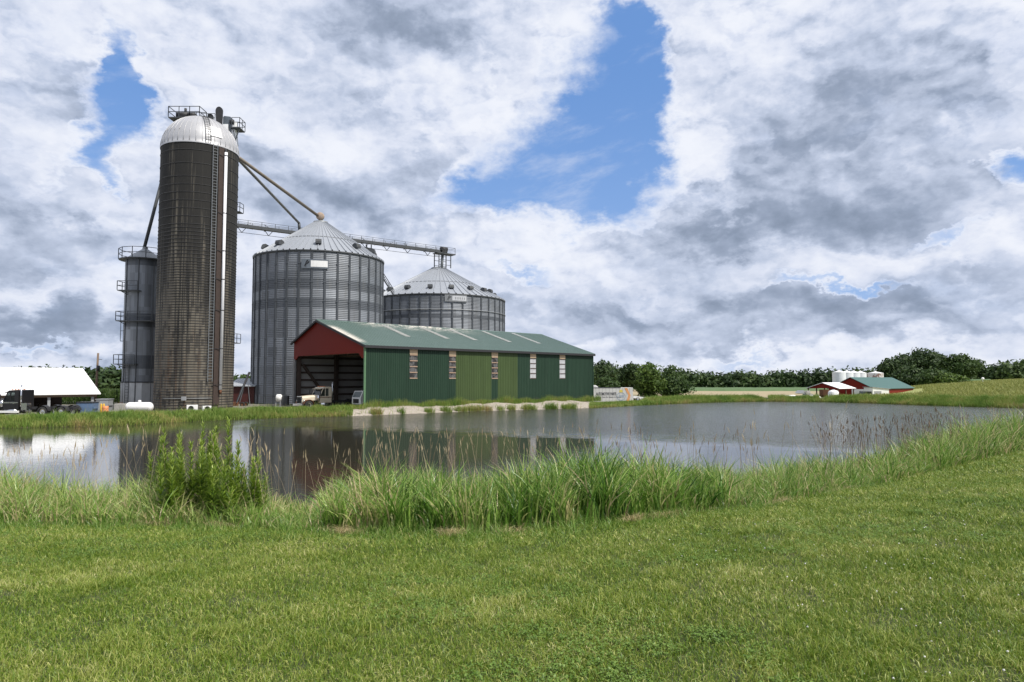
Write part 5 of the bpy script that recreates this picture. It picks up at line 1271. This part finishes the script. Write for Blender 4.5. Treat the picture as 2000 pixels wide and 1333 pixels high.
# corn and bean field
def corn(x0, x1, y0, y1, n, label, hh=2.2):
    bx = rng.uniform(x0, x1, n); by = rng.uniform(y0, y1, n); bz = height(bx, by); ps = []
    b = np.stack([bx, by, bz], 1); ps.append(blades(b, hh*rng.uniform(.9, 1.08, n), .06, rng.uniform(0, 6.28, n), .03, S=2, tint=rng.random(n)*.5))
    for q in range(7):
        b2_ = b+np.array([0, 0, .3+q*.25]); ps.append(blades(b2_, rng.uniform(.5, .8, n), .09, rng.uniform(0, 6.28, n), .9, S=3, tint=rng.random(n)))
    V_, F_, T_ = joinb(ps); tag(npmesh('corn_field', V_, F_, 'corn', None, {'tint': T_}), label, 'corn', None, 'stuff')
corn(-80, -46, 97, 104, 3000, 'rows of tall green corn between the white roof and the drying tower')
fx = np.linspace(30, 190, 120); fy = np.linspace(0, 1, 16); FV = []
for a in fx:
    for t_ in fy:
        y_ = 268+t_*55; FV.append((a, y_, (.9 if 0 < t_ else -1.)+hz(a, y_)*1.+random.uniform(-.12, .12)))
idx = np.arange(len(fx)*len(fy)).reshape(len(fx), len(fy)); F_ = np.stack([idx[:-1, :-1].ravel(), idx[1:, :-1].ravel(), idx[1:, 1:].ravel(), idx[:-1, 1:].ravel()], 1)
tag(npmesh('bean_field', FV, F_, 'leaf_bean' if 'leaf_bean' in M else M.setdefault('leaf_bean', plain('bean_canopy', (.075, .13, .045), .8, 0, .35, .4)), None), 'green bean field below the distant woods', 'crop', None, 'stuff')
# crop on the hill at the right
n = 60000; ky = rng.uniform(96, 235, n); kk = rng.uniform(.47, .98, n); bx = kk*ky; b = np.stack([bx, ky, height(bx, ky)], 1)
keep = (seg_dist(bx, ky, POND) > 6) & ((kk-.40)*420 > (ky-110)*.5*0+25); keep &= ~((ky > 132) & (kk < .60) & (ky < 175)); b = b[keep]; n = len(b)
V_, F_, T_ = blades(b, rng.uniform(.35, .75, n), rng.uniform(.12, .3, n), rng.uniform(0, 6.28, n), .4, S=2, tint=rng.random(n))
tag(npmesh('hill_crop', V_, F_, 'crop', None, {'tint': T_}), 'yellowish green crop covering the low hill at the right', 'crop', None, 'stuff')
# grass on the far banks
FA = np.array(FAR); sl_ = np.hypot(*(FA[1:]-FA[:-1]).T); cum = np.r_[0, np.cumsum(sl_)]
n = 190000; u = rng.uniform(0, cum[-1], n); i = np.searchsorted(cum, u)-1; f = (u-cum[i])/sl_[i]; p = FA[i]+(FA[i+1]-FA[i])*f[:, None]
nrm = np.stack([-(FA[i+1]-FA[i])[:, 1], (FA[i+1]-FA[i])[:, 0]], 1); nrm /= np.linalg.norm(nrm, axis=1)[:, None]
off = rng.random(n)**1.1*6.0-.25; p = p+nrm*off[:, None]; pxx = 1000+FPX*p[:, 0]/p[:, 1]
gravz = (pxx > 690) & (pxx < 1150)
cl = .5+.5*np.sin(u*1.9+np.sin(u*.77)*2.)*np.sin(u*.63+1.)
keep = np.where(gravz, ((off < .75) & (cl > np.where(pxx < 830, .72, .42))) | (rng.random(n) < .012), True) & (rng.random(n) < np.clip(p[:, 1]/75, .5, 1.))
p, off, pxx, cl, gravz, u = p[keep], off[keep], pxx[keep], cl[keep], gravz[keep], u[keep]; n = len(p)
b = np.stack([p[:, 0], p[:, 1], np.maximum(height(p[:, 0], p[:, 1]), -.05)], 1)
hh = (.28+.34*cl+.2*rng.random(n))*np.where(pxx < 700, .95, 1.15)*np.where(gravz, 1.1, 1.); hh *= np.where((pxx > 1140) & (pxx < 1255), .62, 1.)*np.where(rng.random(n) < .03, 1.6, 1)
tint = np.clip(rng.normal(.38, .2, n)+np.where(off < .6, .28, 0)*(np.sin(u*.31) > -.3)+.12*np.sin(u*.9), 0, 1)
V_, F_, T_ = blades(b, hh, rng.uniform(.03, .07, n), rng.uniform(0, 6.28, n), rng.uniform(.1, .8, n), S=3, tint=tint)
tag(npmesh('far_bank_grass', V_, F_, 'bank', None, {'tint': T_}), 'rough green and brown grass along the far bank of the pond', 'grass', None, 'stuff')
# weeds at the foot of the green wall
n = 9000; a = rng.uniform(-2, 41, n); pw = np.array([[*S2W(q, -rng.uniform(.1, 1.2))[:2]] for q in a]); cl = .5+.5*np.sin(a*1.1)*np.sin(a*.43+2)
b = np.stack([pw[:, 0], pw[:, 1], np.full(n, .55)], 1)
V_, F_, T_ = blades(b, .35+.9*cl*rng.random(n)+.15, rng.uniform(.02, .05, n), rng.uniform(0, 6.28, n), rng.uniform(.05, .4, n), S=3, tint=np.clip(rng.normal(.45, .25, n), 0, 1))
tag(npmesh('wall_weeds', V_, F_, 'bank', None, {'tint': T_}), 'thin weeds growing along the foot of the green shed wall', 'weeds', None, 'stuff')

# ---- near vegetation
def gn_scatter(name, tile, pts_, rotz, scl, m, label, cat):
    """mesh = one tuft plus loose points; the modifier puts the tuft on every point"""
    V_, F_, T_ = tile; nt_ = len(V_); np_ = len(pts_)
    o_ = npmesh(name, np.concatenate([V_, pts_]), F_, m, None, {'tint': np.r_[T_, np.zeros(np_)], 'is_pt': np.r_[np.zeros(nt_), np.ones(np_)]})
    a = o_.data.attributes.new('rz', 'FLOAT_VECTOR', 'POINT'); rv_ = np.zeros((nt_+np_, 3), np.float32); rv_[nt_:, 2] = rotz; a.data.foreach_set('vector', rv_.ravel())
    a = o_.data.attributes.new('sc', 'FLOAT_VECTOR', 'POINT'); rv_ = np.ones((nt_+np_, 3), np.float32); rv_[nt_:] = scl; a.data.foreach_set('vector', rv_.ravel())
    g = bpy.data.node_groups.new(name, 'GeometryNodeTree'); g.interface.new_socket('Geometry', in_out='INPUT', socket_type='NodeSocketGeometry'); g.interface.new_socket('Geometry', in_out='OUTPUT', socket_type='NodeSocketGeometry')
    N = g.nodes.new; gi = N('NodeGroupInput'); go_ = N('NodeGroupOutput'); sp = N('GeometryNodeSeparateGeometry'); sp.domain = 'POINT'
    def na(nm, ty): q = N('GeometryNodeInputNamedAttribute'); q.data_type = ty; q.inputs[0].default_value = nm; return q
    i1 = na('is_pt', 'FLOAT'); cmp_ = N('FunctionNodeCompare'); cmp_.data_type = 'FLOAT'; cmp_.operation = 'GREATER_THAN'; cmp_.inputs[1].default_value = .5
    g.links.new(i1.outputs[0], cmp_.inputs[0]); g.links.new(gi.outputs[0], sp.inputs[0]); g.links.new(cmp_.outputs[0], sp.inputs[1])
    ip = N('GeometryNodeInstanceOnPoints'); g.links.new(sp.outputs[0], ip.inputs['Points']); g.links.new(sp.outputs[1], ip.inputs['Instance'])
    r_ = na('rz', 'FLOAT_VECTOR'); s_ = na('sc', 'FLOAT_VECTOR'); g.links.new(r_.outputs[0], ip.inputs['Rotation']); g.links.new(s_.outputs[0], ip.inputs['Scale'])
    g.links.new(ip.outputs[0], go_.inputs[0]); md = o_.modifiers.new('scatter', 'NODES'); md.node_group = g
    tag(o_, label, cat, None, 'stuff'); return o_
# lawn tuft
n = 215; a = rng.uniform(0, 2*np.pi, n); r_ = .30*np.sqrt(rng.random(n)); tb_ = np.stack([r_*np.cos(a), r_*np.sin(a), np.full(n, -.008)], 1)
tile = blades(tb_, rng.uniform(.022, .065, n), rng.uniform(.005, .011, n), rng.uniform(0, 6.28, n), rng.uniform(.2, 1.3, n), S=2, tint=np.clip(rng.beta(1.3, 1.7, n)+(rng.random(n) < .07)*.5, 0, 1))
LP = []
def lawn_pts(y0, y1, dens, s_):
    A_ = (y1**2-y0**2)*.5*2.0; n = int(A_*dens); yy = np.sqrt(rng.uniform(y0**2, y1**2, n)); kk = rng.uniform(-1.0, 1.0, n); xx = kk*yy
    e_ = edgeD(1000+FPX*kk); k2 = yy < e_+.25+.3*rng.random(n); xx, yy = xx[k2], yy[k2]; z_ = height(xx, yy)
    sc_ = np.stack([np.full(len(xx), s_[0]), np.full(len(xx), s_[0]), s_[1]*rng.uniform(.75, 1.25, len(xx))*(1+.35*np.clip(vn(xx, yy, 2.3), 0, 1))], 1)
    return np.stack([xx, yy, z_], 1), sc_
sets = [lawn_pts(2.6, 5.5, 42, (1., 1.)), lawn_pts(5.5, 9, 30, (1.15, 1.1)), lawn_pts(9, 16, 16, (1.6, 1.2)), lawn_pts(16, 40, 7, (2.4, 1.5))]
LPp = np.concatenate([q[0] for q in sets]); LPs = np.concatenate([q[1] for q in sets])
gn_scatter('lawn_grass', tile, LPp, rng.uniform(0, 6.28, len(LPp)), LPs, 'lawn', 'mown green lawn sloping from the foreground down to the pond reeds', 'grass')
# coarser pale tufts left standing by the mower
n = 120; a = rng.uniform(0, 2*np.pi, n); r_ = .12*np.sqrt(rng.random(n)); tb_ = np.stack([r_*np.cos(a), r_*np.sin(a), np.full(n, -.008)], 1)
tile = blades(tb_, rng.uniform(.05, .11, n), rng.uniform(.005, .009, n), rng.uniform(0, 6.28, n), rng.uniform(.2, 1.2, n), S=3, tint=np.clip(rng.normal(.66, .2, n), 0, 1))
n = 2600; yy = rng.uniform(3, 20, n); kk = rng.uniform(-1., 1., n); xx = kk*yy; k2 = (yy < edgeD(1000+FPX*kk)) & (vn(xx, yy, 1.7, 9)+rng.normal(0, .3, n) > .15); xx, yy = xx[k2], yy[k2]
gn_scatter('coarse_tufts', tile, np.stack([xx, yy, height(xx, yy)], 1), rng.uniform(0, 6.28, len(xx)), rng.uniform(.6, 1.3, len(xx))[:, None]*np.ones((1, 3)), 'lawn', 'coarser pale grass tufts scattered through the lawn', 'grass')
# clover patches: rosette leaves, and white flower heads
n = 46; a = rng.uniform(0, 6.28, n); r_ = .16*np.sqrt(rng.random(n)); ps = []
for q in range(3):
    an = rng.uniform(0, 6.28, n)+q*2.09; cx = r_*np.cos(a)+.009*np.cos(an); cy = r_*np.sin(a)+.009*np.sin(an); cz = rng.uniform(.025, .05, n); s_ = .010
    tilt = rng.normal(0, .004, (n, 4)); V_ = np.stack([np.stack([cx-s_*np.cos(an), cy-s_*np.sin(an), cz+tilt[:, 0]], 1), np.stack([cx+s_*.7*np.sin(an), cy-s_*.7*np.cos(an), cz+tilt[:, 1]], 1), np.stack([cx+s_*np.cos(an), cy+s_*np.sin(an), cz+tilt[:, 2]], 1), np.stack([cx-s_*.7*np.sin(an), cy+s_*.7*np.cos(an), cz+tilt[:, 3]], 1)], 1).reshape(-1, 3)
    ps.append((V_, np.arange(4*n).reshape(n, 4), np.repeat(rng.random(n), 4)))
tile = joinb(ps); n = 1500; yy = rng.uniform(3, 15, n)**1; kk = rng.uniform(-.95, .95, n); xx = kk*yy; k2 = (yy < edgeD(1000+FPX*kk)-.3) & (vn(xx, yy, 1.1, 3) > .10); xx, yy = xx[k2], yy[k2]
gn_scatter('clover_leaves', tile, np.stack([xx, yy, height(xx, yy)], 1), rng.uniform(0, 6.28, len(xx)), np.ones((len(xx), 3)), 'clover', 'patches of clover leaves in the mown lawn', 'clover')
V0, F0 = [], []
for i in range(4):
    for j in range(6):
        ph = math.pi*(i+.0)/3; th = 2*math.pi*j/6; V0.append((.009*math.sin(ph)*math.cos(th), .009*math.sin(ph)*math.sin(th), .05+.008*math.cos(ph)))
for i in range(3):
    for j in range(6): F0.append((i*6+j, (i+1)*6+j, (i+1)*6+(j+1) % 6, i*6+(j+1) % 6))
n = 1300; yy = rng.uniform(3.2, 22, n); kk = rng.uniform(-.9, .95, n); xx = kk*yy; k2 = (yy < edgeD(1000+FPX*kk)-.3) & (vn(xx, yy, .8, 5)+kk*.7 > .12); xx, yy = xx[k2], yy[k2]; sc_ = rng.uniform(.45, 1.0, len(xx))[:, None]*np.array([[1, 1, 1]])
gn_scatter('clover_flowers', (np.array(V0), np.array(F0), np.zeros(24)), np.stack([xx, yy, height(xx, yy)], 1), rng.uniform(0, 6.28, len(xx)), sc_, 'flower', 'scattered white clover flowers in the lawn', 'flowers')

# pond-side reeds and tall grasses
def near_pts(n, pa, pb, d0, d1, pw=1.):
    px = rng.uniform(pa, pb, n); D_ = edgeD(px)+d0+(d1-d0)*rng.random(n)**pw; x_ = (px-1000)/FPX*D_
    return px, D_, np.stack([x_, D_, np.maximum(height(x_, D_), -.1)], 1)
parts = []
HP = np.array([-300, 0, 150, 280, 330, 500, 560, 620, 650, 800, 1000, 1150, 1300, 1380, 1450, 1550, 1700, 1850, 2000, 2300])
HV = np.array([.95, 1.0, .88, .85, .90, .72, .48, .42, .80, .92, 1.0, 1.14, 1.15, .85, .74, .90, .98, 1.22, 1.55, 1.6])
def hcl(px, D_): return 1+.15*np.sin(px*.045+D_)+.10*np.sin(px*.017+1.3)+.13*np.sin(px*.13+2*D_)+.08*np.sin(px*.31-D_)
# broad green reeds (middle)
px, D_, b = near_pts(20000, 630, 1420, .1, 5.5, 1.2); keep = (np.sin(px*.055+D_*2.1)+np.sin(px*.023-D_*1.3)+rng.normal(0, .9, len(px))) > -.75; px, D_, b = px[keep], D_[keep], b[keep]; n = len(px); h = np.interp(px, HP, HV)*hcl(px, D_)*rng.uniform(.55, 1.1, n)*(.75+.25*ss(0, 1., D_-edgeD(px)))
parts.append(blades(b, h, rng.uniform(.018, .046, n), rng.uniform(0, 6.28, n), rng.uniform(.12, .75, n), S=5, tint=np.clip(rng.normal(.47, .21, n)+.12*np.sin(px*.031+D_)+(px < 780)*.12+(rng.random(n) < .05)*.45, 0, 1), droop=2.2, taper=.6))
# mixed yellow-green (left)
px, D_, b = near_pts(20000, -500, 640, .0, 6.0, 1.3); n = len(px); h = np.interp(px, HP, HV)*hcl(px, D_)*rng.uniform(.5, 1.1, n)*(.55+.45*ss(0, 1.6, D_-edgeD(px)))
parts.append(blades(b, h, rng.uniform(.011, .034, n), rng.uniform(0, 6.28, n), rng.uniform(.15, 1.0, n), S=5, tint=np.clip(rng.normal(.63, .19, n)+(rng.random(n) < .14)*.3, 0, 1), droop=2.2, taper=.7))
# softer grass (right)
px, D_, b = near_pts(34000, 1330, 2500, .0, 6.5, 1.2); n = len(px); h = np.interp(px, HP, HV)*hcl(px, D_)*rng.uniform(.45, 1.1, n)*(.5+.5*ss(0, 1.6, D_-edgeD(px)))
parts.append(blades(b, h, rng.uniform(.012, .034, n)*np.clip(D_/16, .8, 1.8), rng.uniform(0, 6.28, n), rng.uniform(.15, .9, n), S=4, tint=np.clip(rng.normal(.52, .22, n)+(rng.random(n) < .14)*.4, 0, 1), droop=2.2, taper=.7))
# low fringe of grass and dead litter at the foot
px, D_, b = near_pts(46000, -400, 2300, -1.1, 1.1, .75); n = len(px); fr_ = ss(-1.2, .6, D_-edgeD(px)+.25*np.sin(px*.035)+.2*np.sin(px*.09+1))
parts.append(blades(b, (.04+.28*fr_)*rng.uniform(.5, 1.15, n), rng.uniform(.005, .012, n), rng.uniform(0, 6.28, n), rng.uniform(.2, 1.2, n), S=3, tint=np.clip(rng.normal(.46, .2, n), 0, 1)))
px, D_, b = near_pts(12000, -400, 2300, .1, 1.8, 1.); n = len(px)
keep = (np.sin(px*.021)+np.sin(px*.047+1) > .1); px, D_, b = px[keep], D_[keep], b[keep]; n = len(px)
parts.append(blades(b+np.array([0, 0, .02]), rng.uniform(.08, .35, n), rng.uniform(.005, .010, n), rng.uniform(0, 6.28, n), rng.uniform(.9, 1.5, n), S=3, tint=np.clip(rng.normal(.93, .08, n), 0, 1)))
# matted dead tussocks showing at the lawn edge
for pc_, wpx, cnt in ((680, 26, 900), (885, 22, 700), (1000, 26, 400), (1235, 20, 700), (1300, 30, 800), (1520, 26, 700), (1640, 30, 800), (435, 26, 500), (300, 40, 500), (1790, 26, 400)):
    px = rng.normal(pc_, wpx*.6, cnt); D_ = edgeD(px)+rng.uniform(-.12, .55, cnt); x_ = (px-1000)/FPX*D_
    b = np.stack([x_, D_, height(x_, D_)+.06*rng.random(cnt)], 1)
    parts.append(blades(b, rng.uniform(.06, .22, cnt), rng.uniform(.005, .012, cnt), rng.uniform(0, 6.28, cnt), rng.uniform(.9, 1.6, cnt), S=3, tint=np.clip(rng.normal(.95, .06, cnt), 0, 1)))
V_, F_, T_ = joinb(parts)
tag(npmesh('pond_reeds', V_, F_, 'reed', None, {'tint': T_}), 'band of tall reeds and grasses on the near shore of the pond', 'reeds', None, 'stuff')
# seed-head stalks
def stalks(spec, name, label):
    ps = []
    for (pa, pb, n, d0, d1, h0, h1, t0, t1, hl, hw) in spec:
        px, D_, b = near_pts(n, pa, pb, d0, d1); h = rng.uniform(h0, h1, n); ln = rng.uniform(0, 6.28, n); am = rng.uniform(.03, .32, n); ti = rng.uniform(t0, t1, n)
        ps.append(blades(b, h, .0055*np.clip(D_/13, .9, 2.2), ln, am, S=4, tint=ti, taper=.15, wmin=.5))
        tip = b+np.stack([np.cos(ln), np.sin(ln), np.zeros(n)], 1)*(h*am)[:, None]*.86+np.array([0, 0, 1.])*(h*(.93-.45*am**2*.8))[:, None]
        for q in range(2):
            ps.append(blades(tip, hl*rng.uniform(.7, 1.3, n), hw*rng.uniform(.7, 1.3, n), ln, am*1.2+.05, S=4, tint=np.clip(ti+.1, 0, 1), face=ln+q*1.57+.3, taper=.55))
    V_, F_, T_ = joinb(ps); tag(npmesh(name, V_, F_, 'seed', None, {'tint': T_}), label, 'grass', None, 'stuff')
stalks([(690, 1180, 150, 1.5, 5.5, 1.35, 1.85, .45, .95, .12, .015), (180, 560, 90, .5, 4., 1.1, 1.75, .6, 1., .14, .016), (1150, 1480, 90, 1., 5., 1.2, 1.75, .2, .9, .15, .016),
        (1450, 1640, 26, .5, 4., 1.3, 2.2, .5, 1., .18, .016), (1600, 1860, 260, 1.5, 6., 1.3, 1.95, .0, .45, .12, .022), (1840, 2300, 160, 1., 5., 1.3, 1.9, .2, .8, .14, .018), (-200, 200, 80, .5, 4., 1.05, 1.5, .5, 1., .15, .018), (560, 700, 22, .5, 4, .9, 1.5, .6, 1., .16, .018)],
       'seed_stalks', 'tan and dark seed heads on thin stalks rising above the reeds')
# leafy goldenrod plants, each a thing of its own
def leafy(h, seed):
    r_ = np.random.default_rng(seed); n = int(h*105); t = np.sort(r_.random(n)); an = np.arange(n)*2.4+r_.normal(0, .4, n)
    b = np.stack([.01*np.cos(an)+.04*h*t*np.cos(seed), .01*np.sin(an)+.04*h*t*np.sin(seed), t*h], 1); ll = (.14+.05*r_.random(n))*(1-.6*t**3)+.01
    v, f, tt = blades(b, ll, .027*(1-.4*t**4)+.004, an, 1.2-.6*t**2, S=3, tint=np.clip(.25+.45*t+r_.normal(0, .15, n), 0, 1), face=an+1.57, taper=.5, droop=1.2)
    return v, f, tt
gp = [(312, 1.9, 1.30, 'leafy green weed at the far left of the tall weed patch before the silo reflection'), (330, 1.2, 1.42, 'tall leafy weed with pale tip, second from left in the weed patch'), (347, .8, 1.28, 'bushy leafy weed standing at the front left of the patch'),
      (358, 1.6, 1.38, 'leafy weed directly left of the dry tan seed heads'), (378, 1.0, 1.22, 'leafy weed half hiding the dry tan seed heads'), (393, 1.5, 1.50, 'tallest leafy weed in the middle of the patch'), (402, .7, 1.2, 'shorter leafy weed just in front of the tallest one'),
      (418, 1.3, 1.30, 'leafy weed right of the tallest one with drooping leaves'), (428, 1.8, 1.48, 'slim leafy weed left of the white pipe reflection'), (449, 1.2, 1.56, 'slim tall leafy weed right of the white pipe reflection'), (462, .7, .98, 'low leafy weed at the right front of the patch'),
      (474, 1.3, 1.22, 'leafy weed with bent top near the right of the patch'), (495, 1.0, .95, 'short leafy weed second from the right end of the patch'), (511, 1.5, 1.12, 'rightmost leafy weed of the patch against the dark water'), (340, .5, 1.0, 'low broad leafy weed at the front of the patch, left side'), (440, .4, .9, 'low leafy weed at the very front of the patch near its middle')]
for i, (px, dd, h, lb) in enumerate(gp):
    h *= 1.2
    D_ = float(edgeD(px))+dd; x_ = xat(px, D_); g = thing('goldenrod_plant', (x_, D_, hz(x_, D_)), lb, 'plant', 0, 'leafy weeds before the silo reflection')
    parts = []; stems = MB(); r_ = random.Random(i)
    for q in range(5 if i not in (3, 9, 13) else 3):
        hq = h*(1 if q == 0 else r_.uniform(.55, .92)); dx, dy = (0, 0) if q == 0 else (r_.uniform(-.21, .21), r_.uniform(-.21, .21)); v, f, tt = leafy(hq, i*10+q)
        parts.append((v+np.array([dx, dy, 0]), f, tt)); sd_ = i*10+q; stems.tube([(dx, dy, 0), (dx+.02*hq*math.cos(sd_), dy+.02*hq*math.sin(sd_), hq*.5), (dx+.04*hq*math.cos(sd_), dy+.04*hq*math.sin(sd_), hq)], [.006, .005, .002], 5)
    V_, F_, T_ = joinb(parts); npmesh('leaves', V_, F_, 'weed', g, {'tint': T_}); stems.build('stem', 'corn', g)
sc.render.engine = 'CYCLES'
sc.render.resolution_x = 1024; sc.render.resolution_y = 682
